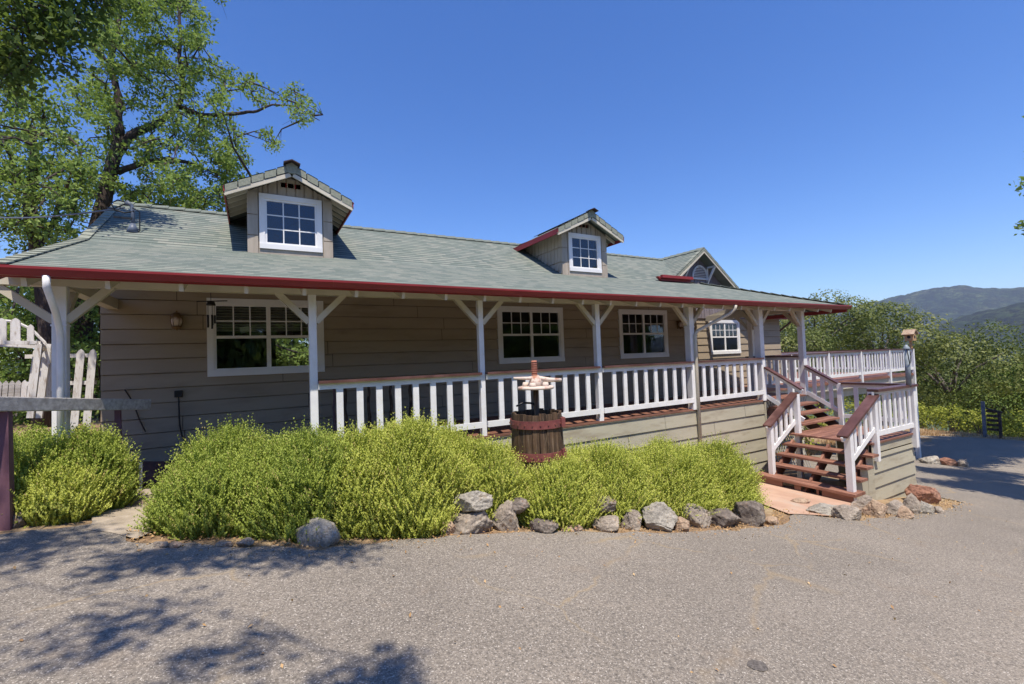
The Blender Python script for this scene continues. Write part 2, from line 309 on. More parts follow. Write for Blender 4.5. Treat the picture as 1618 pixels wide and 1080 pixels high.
# driveway: columns of quads whose upper edge follows the planted border
EDGE = [(-9, 4.2), (-2.6, 5.0), (-2.2, 5.35), (-1.1, 5.6), (-.95, 5.12), (.35, 4.55), (1.97, 4.52), (2.77, 4.42), (4.13, 3.98), (5.6, 3.78), (6.4, 3.85), (7.0, 4.15), (7.7, 3.62), (10.3, 3.5), (12.2, 3.75), (12.6, 5.2), (13, 7.6), (16, 8.8), (20, 9.8), (26, 11.3), (28.6, 11.0), (30.2, 9.4), (31, 7), (31.6, 4), (32, 0), (32.2, -8)]
def edge(x):
    for (a, b), (c, d) in zip(EDGE, EDGE[1:]):
        if a <= x <= c: return b+(d-b)*(x-a)/(c-a)
    return EDGE[0][1]
def drive():
    V = []; Fa = []; xs = np.concatenate([np.arange(-9, 32.01, .12), [32.1]]); ts = [0,.15,.3,.45,.6,.72,.82,.9,.96,1]
    for x in xs:
        e = edge(min(x, 32))+.09*noise.noise(Vector((x*3, 0, 0)))+.05*noise.noise(Vector((x*11, 0, 4)))-(.13 if -1 < x < 12.3 else 0); y0 = -9
        for t in ts: y = y0+(e-y0)*t; V.append((x, y, gh(x, y)+.004))
    n = len(ts)
    for i in range(len(xs)-1):
        for j in range(n-1): Fa.append((i*n+j, (i+1)*n+j, (i+1)*n+j+1, i*n+j+1))
    return fast_mesh('driveway', np.array(V), np.array(Fa), M['asphalt'])
tag(drive(), kind='structure')
# sandy path between the two plantings and the terracotta pad under the stairs
def patch(name, poly, mat, dz, step=.1):
    bm = bmesh.new(); pts = []
    for i in range(len(poly)):
        a = Vector(poly[i]); b = Vector(poly[(i+1) % len(poly)]); k = max(1, int((b-a).length/step))
        for j in range(k): p = a+(b-a)*j/k; pts.append((p.x+.03*noise.noise(Vector((p.x*4, p.y*4, 0))), p.y+.03*noise.noise(Vector((p.x*4, p.y*4, 9)))))
    vs_ = [bm.verts.new((x, y, gh(x, y)+dz)) for x, y in pts]; f = bm.faces.new(vs_)
    if f.normal.z < 0: f.normal_flip()
    bmesh.ops.triangulate(bm, faces=bm.faces); me = bpy.data.meshes.new(name); bm.to_mesh(me); bm.free(); me.materials.append(mat)
    o = bpy.data.objects.new(name, me); C.objects.link(o); return tag(o, kind='structure')
patch('path', [(-1.3,5.4), (-.9,5.05), (-.6,5.6), (.2,7.6), (.4,8.45), (-1.7,8.45), (-1.5,7)], paint('path dust', (.30,.25,.19), (.40,.34,.27), .95, (1,1,1), 9, .6, .01, c3=(.26,.16,.10), s3=2), .009)
patch('pad', [(6.9,4.0), (7.7,3.66), (8.9,3.85), (9.35,4.2), (9.35,6.1), (8.9,6.35), (7.9,5.9), (7.2,4.9)], M['concrete'], .014)
patch('patio', [(-2.6,7.2), (-1.3,7.1), (-.3,7.3), (.4,7.2), (.66,6.6), (.66,8.54), (-2.6,8.54)], M['brickfloor'], .045)
# the hills beyond the valley
def hills():
    az_ = np.radians(np.arange(-180, 180.01, 1.0)); dense = np.radians(np.arange(52, 84, .10)); az_ = np.unique(np.concatenate([az_, dense]).round(6))
    rs = np.concatenate([np.linspace(520, 1500, 16), np.linspace(1560, 2500, 22), np.linspace(2650, 5200, 34), [6000, 7500]])
    far = ([-180, -90, 0, 30, 45, 55, 60, 65, 69, 71.5, 73.2, 74.2, 75.5, 77, 79, 83, 90, 110, 180], [1.2, 1.0, 1.2, 1.8, 2.4, 2.6, 3.0, 3.6, 4.28, 4.55, 4.74, 4.72, 4.45, 4.15, 4.1, 3.6, 2.8, 1.5, 1.2])
    near = ([-180, 0, 50, 68, 71.5, 73, 74.5, 76, 78, 82, 90, 110, 180], [-.4, -.4, -.3, -.6, .7, 1.55, 2.25, 2.6, 2.95, 3.1, 2.4, .8, -.4])
    V = []; 
    for a in az_:
        d = math.degrees(a); hf = 4400*math.tan(R_(np.interp(d, *far))); hn = 2050*math.tan(R_(np.interp(d, *near)))
        for r in rs:
            x = r*math.sin(a); y = r*math.cos(a)
            bf = math.exp(-((r-4400)/1250)**2); bn = math.exp(-((r-2050)/520)**2); base = -95-20*ss(500, 1500, r)
            z = base+max((hf-base)*bf, (hn-base)*bn)
            am = 55*max(bf*(1 if r < 4300 else .15), bn*.7*(1 if r < 2000 else .3))
            z += am*(noise.fractal(Vector((x*.0016, y*.0016, 1)), 1, 2, 6))*.8+ (7*noise.noise(Vector((x*.02, y*.02, 5)))+4*noise.noise(Vector((x*.06, y*.06, 7))))
            V.append((x, y, z))
    n = len(rs); k = len(az_); I = np.arange(n*k).reshape(k, n)
    Fa = np.stack([I[:-1,:-1].ravel(), I[:-1,1:].ravel(), I[1:,1:].ravel(), I[1:,:-1].ravel()], 1)
    return fast_mesh('hills', np.array(V), Fa, M['hill'])
tag(hills(), kind='structure')
# ================================================================ HOUSE
house = thing('ranch_house', (4.4, 8.5, -1.5), 'long taupe ranch house with green shingle roof, two dormers and a white railed porch', 'house')
DK = -1.2                                              # deck level
def siding(mb, x0, x1, z0, z1, y, holes=(), expo=.22, zref=-1.35, lip=.02, axis='x', sgn=-1):
    "lap siding; axis x: wall in the XZ plane facing -Y; axis y: wall in the YZ plane, sgn -1 faces -X, +1 faces +X"
    cuts = {z0, z1}; k = math.ceil((z0-zref)/expo+1e-6); z = zref+k*expo
    while z < z1-1e-4: cuts.add(z); z += expo
    for h in holes: cuts |= {h[2], h[3]}
    cuts = sorted(c for c in cuts if z0-1e-6 <= c <= z1+1e-6)
    def P(a, o, z): return (a, y-o, z) if axis == 'x' else (y+sgn*o, a, z)
    for za, zb in zip(cuts, cuts[1:]):
        if zb-za < 1e-4: continue
        c = (za+1e-5-zref)/expo; c -= math.floor(c); oa = .004+lip*(1-c); ob = .004+lip*(1-(c+(zb-za)/expo))
        seg = [(x0, x1)]
        for hx0, hx1, hz0, hz1 in holes:
            if hz0 < (za+zb)/2 < hz1:
                ns = []
                for a, b in seg:
                    if hx1 <= a or hx0 >= b: ns.append((a, b))
                    else:
                        if a < hx0: ns.append((a, hx0))
                        if hx1 < b: ns.append((hx1, b))
                seg = ns
        last = abs((zb-zref)/expo-round((zb-zref)/expo)) < 1e-3; zt = zb-.011 if last else zb
        for a, b in seg:
            q = [P(a, oa, za), P(b, oa, za), P(b, ob, zt), P(a, ob, zt)]
            mb.face(q if (axis == 'x' or sgn > 0) else q[::-1])
            if last: mb.face([P(a, ob, zt), P(b, ob, zt), P(b, -.024, zt), P(a, -.024, zt)]); mb.face([P(a, -.024, zt), P(b, -.024, zt), P(b, -.024, zb), P(a, -.024, zb)])
            if c < .02: mb.face([P(a, -.024, za), P(b, -.024, za), P(b, oa, za), P(a, oa, za)])
def joints(x0, x1, z0, z1, zref, expo, seed, every=3.3):
    r = random.Random(seed); out = []; k = 0; z = zref
    while z < z1:
        x = x0+r.uniform(.3, every)
        while x < x1-.2: out.append((x, x+.008, max(z, z0), min(z+expo, z1))); x += r.uniform(.8, 1.3)*every
        z += expo
    return [h for h in out if h[3]-h[2] > .02]
W = {1: (-.64, 1.06), 2: (4.49, 6.19), 3: (7.90, 9.60)}; WZ = (-.12, 1.115)
WW = (12.32, 13.80, -.12, .955)
holes = [(a+.06, b-.06, WZ[0]+.06, WZ[1]-.06) for a, b in W.values()]
ww_hole = (WW[0]+.06, WW[1]-.06, WW[2]+.06, WW[3]-.06)
mb = MB(); siding(mb, -1.91, 10.80, -1.55, 1.86, 8.55, holes+joints(-1.91, 10.8, -1.55, 1.86, -1.57, .22, 4)); fw = mb.obj('front_wall', M['siding'], house)
mb = MB(); siding(mb, 10.80, 16.1, -3.0, 1.5, 9.30, [ww_hole]); mb.obj('wing_wall', M['siding'], house); fw['label'] = 'shaded taupe lap siding wall behind the porch'
mb = MB(); siding(mb, 8.55, 12.4, -1.5, 1.86, -1.91, (), axis='y', sgn=-1)
mb.face([(-1.915,8.56,1.86),(-1.915,12.39,1.86),(-1.915,10.47,2.9)][::-1]); mb.obj('side_wall', M['siding'], house)
mb = MB(); siding(mb, 8.55, 9.30, -1.5, 1.95, 10.8, (), axis='y', sgn=1); mb.obj('end_wall', M['siding'], house); mb = MB(); siding(mb, 9.30, 13.4, -4.2, 1.5, 16.1, (), axis='y', sgn=1); mb.obj('end_wall', M['siding'], house)
# interior shell (inner faces), with a window through to the trees at the back
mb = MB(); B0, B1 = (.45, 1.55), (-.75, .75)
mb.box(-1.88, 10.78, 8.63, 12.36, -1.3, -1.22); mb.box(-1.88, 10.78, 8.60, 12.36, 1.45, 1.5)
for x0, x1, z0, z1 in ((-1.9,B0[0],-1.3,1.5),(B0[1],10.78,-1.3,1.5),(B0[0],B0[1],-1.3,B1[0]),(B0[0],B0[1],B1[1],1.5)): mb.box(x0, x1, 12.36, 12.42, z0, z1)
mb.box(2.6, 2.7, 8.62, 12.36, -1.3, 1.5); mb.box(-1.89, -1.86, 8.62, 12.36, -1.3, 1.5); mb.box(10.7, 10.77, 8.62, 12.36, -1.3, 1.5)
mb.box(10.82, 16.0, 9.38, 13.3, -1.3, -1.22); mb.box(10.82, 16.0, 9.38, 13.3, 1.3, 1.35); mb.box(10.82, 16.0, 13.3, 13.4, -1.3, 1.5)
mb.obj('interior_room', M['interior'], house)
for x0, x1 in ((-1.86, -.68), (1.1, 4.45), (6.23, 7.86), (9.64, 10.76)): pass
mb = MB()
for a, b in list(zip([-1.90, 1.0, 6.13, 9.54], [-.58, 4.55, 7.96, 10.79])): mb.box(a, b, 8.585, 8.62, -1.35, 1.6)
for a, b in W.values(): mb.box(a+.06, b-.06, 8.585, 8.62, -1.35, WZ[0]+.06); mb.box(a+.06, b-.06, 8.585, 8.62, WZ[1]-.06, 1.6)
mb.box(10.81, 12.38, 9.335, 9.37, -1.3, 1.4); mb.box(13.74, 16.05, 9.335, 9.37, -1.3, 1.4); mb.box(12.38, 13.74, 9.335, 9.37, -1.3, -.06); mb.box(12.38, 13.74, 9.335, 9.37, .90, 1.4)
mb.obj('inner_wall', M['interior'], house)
mb = MB(); mb.box(-1.9, 16, 12.43, 12.47, -3.4, 1.86) if False else None
for x0, x1, z0, z1 in ((-1.9,B0[0],-1.6,1.86),(B0[1],16.0,-3.4,1.8),(B0[0],B0[1],-1.6,B1[0]),(B0[0],B0[1],B1[1],1.86)): mb.box(x0, x1, 12.43, 12.47, z0, z1)
mb.obj('back_wall', M['siding'], house)
def window(name, x0, x1, z0, z1, y, parent, label=None, tw=.09, units=2, grid=(3,2), trim='frame', full=False, plain_lower=True, blind=False):
    "double-hung window: flat trim, sashes with grids on the upper half, panes"
    t = MB(); yo = y-.045
    t.box(x0, x1, yo, y+.02, z1-tw, z1); t.box(x0, x1, yo-.01, y+.02, z0, z0+tw)
    t.box(x0, x0+tw, yo+.003, y+.02, z0+tw, z1-tw); t.box(x1-tw, x1, yo+.003, y+.02, z0+tw, z1-tw)
    win = t.obj(name, M['frame'], parent)
    if label: win['label'] = label
    s = MB(); p = MB(); a0 = x0+tw; a1 = x1-tw; b0 = z0+tw; b1 = z1-tw; ys = y-.012; u = (a1-a0)/units
    for i in range(units):
        l = a0+i*u; r = l+u; fwd = .032
        s.box(l, l+fwd, ys-.014, y+.03, b0, b1); s.box(r-fwd, r, ys-.014, y+.03, b0, b1); s.box(l+fwd, r-fwd, ys-.012, y+.03, b0, b0+fwd); s.box(l+fwd, r-fwd, ys-.012, y+.03, b1-fwd, b1)
        mid = (b0+b1)/2
        if full: lo = b0+fwd
        else: s.box(l+fwd, r-fwd, ys-.016, y+.03, mid-.022, mid+.022); lo = mid+.022
        for k in range(1, grid[0]): xx = l+fwd+(r-l-2*fwd)*k/grid[0]; s.box(xx-.009, xx+.009, ys-.004, ys+.010, lo, b1-fwd)
        for k in range(1, grid[1]): zz = lo+(b1-fwd-lo)*k/grid[1]; s.box(l+fwd, r-fwd, ys-.0025, ys+.0085, zz-.009, zz+.009)
        p.face([(l+fwd,ys+.004,b0+fwd),(r-fwd,ys+.004,b0+fwd),(r-fwd,ys+.004,b1-fwd),(l+fwd,ys+.004,b1-fwd)])
    s.obj('sash', M['frame'], win); p.obj('pane', M['glass'], win)
    if blind:
        q = MB()
        for k in range(9): z = b1-.05-k*.045; q.beam((a0+.03, y+.12, z), (a1-.03, y+.12, z), .05, .006, (0,.5,.8))
        q.obj('blind', M['cream'], win)
    return win
window('window', *W[1], *WZ, 8.55, house, 'wide double window with blinds left of the porch railing', blind=True)
window('window', *W[2], *WZ, 8.55, house, 'double window on the middle of the porch wall')
window('window', *W[3], *WZ, 8.55, house, 'double window at the right end of the porch wall')
window('window', *WW, 9.30, house, 'sunlit double window on the far wing wall')
# ---- roofs
EY, EZ, KY, KZ, RY, RZ, X0 = 6.0, 1.04, 8.46, 1.88, 10.47, 3.04, -2.12
XR = 13.43; hipx = XR-(KY-EY)
roof = MB()
roof.slab([(X0,EY,EZ),(XR,EY,EZ),(hipx,KY,KZ),(X0,KY,KZ)], .07); roof.slab([(XR,EY,EZ),(XR,KY,EZ),(hipx,KY,KZ)], .07)
roof.slab([(X0,KY,KZ),(10.28,KY,KZ),(10.42,8.9,2.134),(11.66,RY,RZ),(X0,RY,RZ)], .07)
roof.slab([(X0,RY,RZ),(11.66,RY,RZ),(11.66,12.9,1.64),(X0,12.9,1.64)], .07)
rf = roof.obj('roof', M['shingle'], house)
GX, GY, GZ = 11.77, 8.9, 3.075; GS = .735
g = MB(); xr = 14.6; zr = GZ-GS*(xr-GX)
g.slab([(GX,GY,GZ),(10.42,GY,2.135),(11.66,RY,RZ+.003),(GX,RY,GZ)], .06); g.slab([(GX,GY,GZ),(xr,GY,zr),(xr,13.2,zr),(GX,13.2,GZ)], .09)
g.slab([(GX,RY+.02,GZ),(10.3,RY+1.3,2.05),(10.3,13.2,2.05),(GX,13.2,GZ)], .06)
g.slab([(14.3,9.0,1.12),(16.75,9.0,1.12),(16.75,11.2,2.0),(14.3,11.2,2.0)], .07); g.slab([(14.3,11.2,2.0),(16.75,11.2,2.0),(16.75,13.6,1.04),(14.3,13.6,1.04)], .07)
g.obj('gable_roof', M['shingle'], house)
# ridge cap tiles
cp = MB()
x = X0
while x < 11.6:
    for sgn in (-1, 1): cp.hexa([(x,RY-.002*sgn,RZ+.012),(x+.27,RY-.002*sgn,RZ+.028),(x+.27,RY+sgn*.13,RZ+.028-.075),(x,RY+sgn*.13,RZ+.012-.075),(x,RY-.002*sgn,RZ+.03),(x+.27,RY-.002*sgn,RZ+.048),(x+.27,RY+sgn*.13,RZ+.048-.075),(x,RY+sgn*.13,RZ+.03-.075)])
    x += .25
cp.obj('ridge_cap', M['ridgetile'], rf); cp = MB()
y = GY
while y < 13:
    for sgn in (-1, 1): cp.hexa([(GX,y,GZ+.01),(GX,y+.27,GZ+.028),(GX+sgn*.12,y+.27,GZ+.028-.09),(GX+sgn*.12,y,GZ+.01-.09),(GX,y,GZ+.03),(GX,y+.27,GZ+.048),(GX+sgn*.12,y+.27,GZ+.048-.09),(GX+sgn*.12,y,GZ+.03-.09)])
    y += .25
cp.obj('ridge_cap', M['ridgetile'], rf); cp = MB(); n = 14      # hip caps at the right end
for i in range(n):
    a = Vector((XR,EY,EZ)).lerp(Vector((hipx,KY,KZ)), i/n); b = Vector((XR,EY,EZ)).lerp(Vector((hipx,KY,KZ)), (i+1.06)/n)
    cp.beam(a+Vector((0,0,.008)), b+Vector((0,0,.03)), .2, .016)
cp.obj('hip_cap', M['ridgetile'], rf)
CAP_SHADE = MB()  # black strips behind the cap tiles, painting in their shadowed butt edges
def rakecaps(mb, a, b, w=.13, drop=.12, step=.19, yfront=None):
    "folded cap shingles along a rake, a at the peak, b at the eave"
    a = Vector(a); b = Vector(b); L = (b-a).length; n = max(2, round(L/step)); d = (b-a)/n
    CAP_SHADE.beam(a+Vector((0,.012,-drop/2+.002)), b+Vector((0,.012,-drop/2+.002)), .012, drop-.012); CAP_SHADE.beam(a+Vector((0,w/2,.004)), b+Vector((0,w/2,.004)), w-.02, .006)
    for i in range(n):
        p = a+d*i; q = a+d*(i+.91); o = Vector((0,0,.016)); o2 = Vector((0,0,.026)); yb = Vector((0,w,0)); dn = Vector((0,0,-drop))
        yy = Vector((0,-.006-.004*(i % 2),0))
        mb.hexa([p+o+yb, q+o2+yb, q+o2+yb+Vector((0,0,-.014)), p+o+yb+Vector((0,0,-.014)), p+o+yy, q+o2+yy, q+o2+yy+Vector((0,0,-.014)), p+o+yy+Vector((0,0,-.014))])
        mb.hexa([p+o+yy, q+o2+yy, q+o2+yy+dn, p+o+yy+dn, p+o+yy+Vector((0,.012,0)), q+o2+yy+Vector((0,.012,0)), q+o2+yy+dn+Vector((0,.012,0)), p+o+yy+dn+Vector((0,.012,0))])
rc = MB(); rakecaps(rc, (GX,GY,GZ), (10.50,GY,2.155), drop=.09); rakecaps(rc, (GX,GY,GZ), (xr,GY,zr), drop=.09)
CAP_SHADE.obj('cap_shade_strip', M['black'], rf); CAP_SHADE = MB(); rc.obj('rake_cap', M['captile'], rf); rc = MB()
for i in range(14):                                    # left rake of the main and porch roofs
    t0 = i/14; a = Vector((X0,RY,RZ)).lerp(Vector((X0,KY,KZ)), t0); b = Vector((X0,RY,RZ)).lerp(Vector((X0,KY,KZ)), t0+.075); rc.beam(a+Vector((.05,0,.012)), b+Vector((.05,0,.024)), .12, .014)
    a = Vector((X0,KY,KZ)).lerp(Vector((X0,EY,EZ)), t0); b = Vector((X0,KY,KZ)).lerp(Vector((X0,EY,EZ)), t0+.075); rc.beam(a+Vector((.05,0,.012)), b+Vector((.05,0,.024)), .12, .014)
rc.obj('rake_cap', M['captile'], rf)
# fascia and gutter
fz = MB()
def gutter(mb, a, b, out, z, r=.062, drop=.088):
    "K-style gutter from a to b, out = outward unit vector"
    a = Vector(a); b = Vector(b); o = Vector(out); prof = [(0, -drop), (.06, -drop), (.085, -.045), (.098, -.025), (.098, 0), (.088, 0), (.088, -.025), (.075, -.042), (.055, -drop+.01), (.008, -drop+.01), (.008, 0), (0, 0)]
    P = [[a+o*u+Vector((0,0,v)) for u, v in prof], [b+o*u+Vector((0,0,v)) for u, v in prof]]
    for i in range(len(prof)):
        j = (i+1) % len(prof); mb.face([P[0][i], P[1][i], P[1][j], P[0][j]])
    for k in (0, 1): mb.face(P[k] if k else P[k][::-1])
nseg = 5; xs = np.linspace(X0-.18, XR+.06, nseg+1)
for i in range(nseg): gutter(fz, (xs[i]+.001,EY-.012,EZ-.012+.006*(i % 2)), (xs[i+1],EY-.012,EZ-.012+.006*((i+1) % 2)), (0,-1,0), 0)
gutter(fz, (X0-.18,EY,EZ-.02), (X0,EY,EZ-.02), (0,-1,0), 0)
fz.obj('gutter', M['red'], rf)
f2 = MB(); f2.box(X0-.02, XR+.02, EY-.010, EY+.02, EZ-.108, EZ-.01)
f2.beam((XR+.012,EY-.01,EZ-.09), (XR+.012,KY,EZ-.09), .03, .16); f2.beam((X0-.012,EY+.02,EZ-.085), (X0-.012,KY,KZ-.085), .03, .15); f2.beam((X0-.012,KY,KZ-.085), (X0-.012,RY,RZ-.085), .03, .15); f2.beam((X0-.012,RY,RZ-.085), (X0-.012,12.9,1.64-.085), .03, .15)
f2.prism([(9.35,8.40,1.885),(10.47,8.40,1.895),(10.47,8.40,2.02),(9.20,8.40,1.995)], (0,.08,0)); f2.box(9.3, 10.49, 8.32, 8.40, 1.955, 2.03)
f2.obj('fascia', M['red2'], rf)
rg = MB(); gutter(rg, (14.2,8.99,1.11), (16.78,8.99,1.11), (0,-1,0), 0); rg.box(14.2, 16.77, 8.99, 9.01, .98, 1.1); rg.obj('wing_gutter', M['red'], house)
# gable face with boards, arched vent and triangular brackets
gb = MB(); gy = 9.26; xx = 10.2
while xx < 14.5:
    x2 = min(xx+.125, 14.5); z = lambda q: (GZ-.10-GS*abs(q-GX)); gb.prism([(xx+.006,gy-.012,1.0),(x2-.006,gy-.012,1.0),(x2-.006,gy-.012,max(1.01,z(x2))),(xx+.006,gy-.012,max(1.01,z(xx)))] if x2 <= GX or xx >= GX else [(xx+.006,gy-.012,1.0),(x2-.006,gy-.012,1.0),(x2-.006,gy-.012,z(x2)),(GX,gy-.012,z(GX)),(xx+.006,gy-.012,z(xx))], (0,.012,0)); xx += .125
gb.prism([(10.2,gy,1.0),(14.5,gy,1.0),(14.5,gy,1.02),(GX,gy,GZ-.08),(10.2,gy,1.99)], (0,.05,0))
gf = gb.obj('gable_face', M['gable'], house)
av = MB(); cx, cz, rr = 12.0, 2.22, .34
cx = 11.95
arc = [(cx+rr*math.cos(a), cz+rr*1.15*math.sin(a)) for a in np.linspace(0, math.pi, 17)]
for (a, b), (c, d) in zip(arc, arc[1:]): av.beam((a,gy-.03,b), (c,gy-.03,d), .04, .035, (0,1,0))
av.box(cx-rr-.02, cx+rr+.02, gy-.05, gy-.015, cz-.03, cz+.005)
for k in range(7):
    z = cz+.03+k*.05; hw = rr*math.sqrt(max(0, 1-((z-cz)/(rr*1.15))**2)); av.beam((cx-hw,gy-.03,z), (cx+hw,gy-.03,z), .03, .012, (0,-.5,.8))
av.obj('gable_vent', M['white'], gf)
for bx in (11.1, 12.28):
    b = MB(); zt = GZ-.12-GS*abs(bx-GX)+.02; b.beam((bx,gy-.03,zt-.55), (bx,gy-.03,zt), .05, .05); b.beam((bx,gy-.02,zt-.03), (bx,GY+.03,zt-.03), .05, .05); b.beam((bx,gy-.03,zt-.5), (bx,GY+.05,zt-.04), .05, .05); b.obj('bracket', M['white'], gf)
mb = MB(); mb.beam((10.55,GY-.02,2.08), (GX,GY+.01,GZ-.11), .02, .05, (0,0,1)); mb.beam((GX,GY+.01,GZ-.11), (xr,GY+.01,zr-.11), .02, .05); mb.obj('bargeboard', M['cream'], gf)
# porch ceiling rafters, beams
x = -1.9
while x < 13.2:
    ye = min(KY+.05, KY if x < hipx else EY+(XR-x)-.03)
    if ye > EY+.3: rt = MB(); rt.beam((x,EY+.02,EZ-.135), (x,ye,EZ-.135+.3415*(ye-EY)), .04, .11); rt.obj('rafter', M['cream'], rf)
    x += .61
pc = MB(); pc.slab([(X0+.02,EY+.02,EZ-.072),(XR-.03,EY+.02,EZ-.072),(hipx,KY-.02,KZ-.08),(X0+.02,KY-.02,KZ-.08)], .012); pc.obj('porch_ceiling', M['ceiling'], rf)
bmz = (.925, 1.085)
b = MB(); b.box(-2.3, 12.27, 6.44, 6.56, *bmz); b.obj('porch_beam', M['cream'], house)
b = MB(); b.box(12.14, 12.26, 6.565, 9.27, .915, 1.06); b.obj('porch_beam', M['cream'], house)
b = MB(); b.box(-1.83, -1.71, 6.565, 8.53, .915, 1.06); b.obj('porch_beam', M['cream'], house)
b = MB()
b.prism([(12.2-.02,6.6,1.06),(12.2-.02,9.25,1.06),(12.2-.02,8.46,1.24),(12.2-.02,7.2,1.34),(12.2-.02,6.6,1.17)], (.03,0,0)); b.obj('porch_infill', M['cream'], house)
def post(x, y, zb, w, braces, mat='white', zt=.925, lab=None):
    b = MB(); b.box(x-w/2, x+w/2, y-w/2, y+w/2, zb, zt); p = b.obj('porch_post', M[mat], house, bevel=.006)
    if lab: p['label'] = lab
    for d in braces:
        q = MB(); L = .36 if len(d) < 3 else d[2]; dx, dy = d[0], d[1]; q.beam((x+dx*w*.45, y+dy*w*.45, zt-.36), (x+dx*(w/2+L), y+dy*(w/2+L), zt+.02), .07, .075, (0,0,1)); q.obj('brace', M['cream'], p)
    if w >= .11:
        q = MB(); q.box(x-w/2-.006, x+w/2+.006, y-w/2-.006, y+w/2+.006, zt-.42, zt-.40); q.obj('collar', M['white'], p)
    return p
post(-1.77, 6.5, -1.5, .115, [(1,0), (-1,0,.45), (0,1)], lab='thick corner post at the left end of the porch')
post(.67, 6.5, -1.6, .095, [(1,0), (-1,0)]); post(3.11, 6.5, -1.22, .085, [(1,0), (-1,0)]); post(5.47, 6.5, -1.22, .10, [(1,0), (-1,0)])
post(7.98, 6.5, -1.22, .14, [(1,0), (-1,0)]); post(10.4, 6.5, -1.22, .15, [(1,0), (-1,0), (0,1)]); post(12.2, 6.5, -1.22, .13, [(-1,0), (0,1)]); post(12.2, 7.85, -1.22, .13, [(0,-1), (0,1)])
# downspouts
d = MB(); d.tube([(-1.72,5.94,.95),(-1.72,5.95,.84),(-1.73,6.22,.62),(-1.745,6.39,.42),(-1.745,6.395,.3),(-1.745,6.395,-1.4)], .031, 8); d.obj('downspout', M['white'], house, True)
d = MB(); d.tube([(8.75,5.94,.93),(8.75,5.95,.86),(8.70,6.05,.76),(8.08,6.38,.42),(8.03,6.40,.33),(8.03,6.40,-2.62)], .036, 8); d.obj('downspout', M['cream'], house, True)
d = MB(); d.tube([(16.3,8.95,1.0),(16.3,9.0,.9),(16.14,9.40,.55),(16.14,9.42,.4),(16.14,9.42,-3.5)], .035, 8); d.obj('downspout', M['cap'], house, True)
# deck, edge, skirt
dk = MB(); y = 6.44
while y < 8.5: dk.box(.62, 12.28, y, y+.135, DK-.035, DK); y += .14
y = 8.54
while y < 9.2: dk.box(10.82, 12.28, y, y+.135, DK-.035, DK); y += .14
dk.obj('porch_deck', M['deckwood'], house)
sk_ = MB(); siding(sk_, .62, 10.42, -3.0, -1.245, 6.47, joints(.62, 10.42, -3.0, -1.245, -3.14, .27, 7, 2.6), expo=.27, zref=-2.87, lip=.022); sk_.box(10.38, 10.44, 6.44, 6.52, -3.0, -1.24)
y = 6.5; siding(sk_, 6.5, 8.5, -3.2, -1.245, 10.42, expo=.27, zref=-2.87, lip=.02, axis='y', sgn=1); sk_.obj('porch_skirt', M['skirt'], house)
lt = MB()
for k in range(16):
    a = 10.5+k*.11; lt.beam((a,7.0,-3.3), (a+1.1,7.0,-1.3), .03, .008, (0,1,0)); lt.beam((a,7.012,-1.3), (a+1.1,7.012,-3.3), .03, .008, (0,1,0))
lt.obj('lattice', M['greywood'], house)
# railings
def railing(p, q, n, parent, ztop=-.225, zbot=-1.02, z2=None, capm='cap', bw=.085, capw=.14, tb=1.0, capt=.035):
    "straight level or sloping railing between two points; balusters are sub-parts"
    p = Vector(p); q = Vector(q); dz = (z2-ztop) if z2 is not None else 0
    P = lambda t, z: Vector((p.x+(q.x-p.x)*t, p.y+(q.y-p.y)*t, z+dz*t))
    r = MB(); r.beam(P(0, ztop-.055), P(1, ztop-.055), .035, .085); r.beam(P(0, zbot), P(tb, zbot), .04, .09); root = r.obj('railing', M['white'], parent)
    c = MB(); c.beam(P(-.0, ztop), P(1.0, ztop), capw, capt); c.obj('rail_cap', M[capm], root)
    dirv = (Vector((q.x,q.y,0))-Vector((p.x,p.y,0))).normalized()
    for i in range(n):
        t = tb*(i+1)/(n+1); b = MB(); a0 = P(t, zbot+.035); a1 = P(t, ztop-.075)
        b.hexa([a0+dirv*s*bw/2+Vector((dirv.y,-dirv.x,0))*k*.016+Vector((0,0,dz*s*bw/2/(q-p).length if dz else 0)) for s, k in ((-1,-1),(1,-1),(1,1),(-1,1))]+[a1+dirv*s*bw/2+Vector((dirv.y,-dirv.x,0))*k*.016+Vector((0,0,dz*s*bw/2/(q-p).length if dz else 0)) for s, k in ((-1,-1),(1,-1),(1,1),(-1,1))])
        b.obj('baluster', M['white'], root)
    return root
PX = [.67, 3.11, 5.47, 7.98, 10.4]
for a, b_ in zip(PX, PX[1:]): railing((a+.05,6.44,0), (b_-.05,6.44,0), 8, house)
c = MB(); c.box(.60, 10.34, 6.30, 6.44, -.21, -.175)if False else None
railing((12.2,6.58,0), (12.2,7.78,0), 5, house)
# electric service mast on the roof
sm = MB(); zr_ = lambda y: KZ+.5771*(y-KY); sm.tube([(-1.62,9.0,zr_(9)-.02),(-1.62,9.0,2.52),(-1.64,9.0,2.60),(-1.70,9.0,2.64)], [.026,.026,.026,.042], 10); sm.tube([(-1.62,9.0,zr_(9)-.03),(-1.62,9.0,zr_(9)+.12)], [.09,.03], 12)
mast = sm.obj('service_mast', M['galv'], house, True)
q = MB(); q.box(-1.85, -1.62, 8.97, 9.0, 2.37, 2.40); q.tube([(-1.70,9,2.64),(-1.80,9,2.66),(-1.88,9,2.60),(-1.84,9,2.50),(-1.72,9,2.47),(-1.60,8.98,2.50)], .011, 6); q.tube([(-1.62,8.96,2.55),(-1.53,8.96,2.50),(-1.53,8.96,2.2),(-1.58,8.96,2.12)], .009, 6); q.tube([(-1.70,9,2.62),(-1.86,9.02,2.52),(-1.95,9.1,2.55)], .009, 6); q.obj('mast_wire', M['black'], mast)
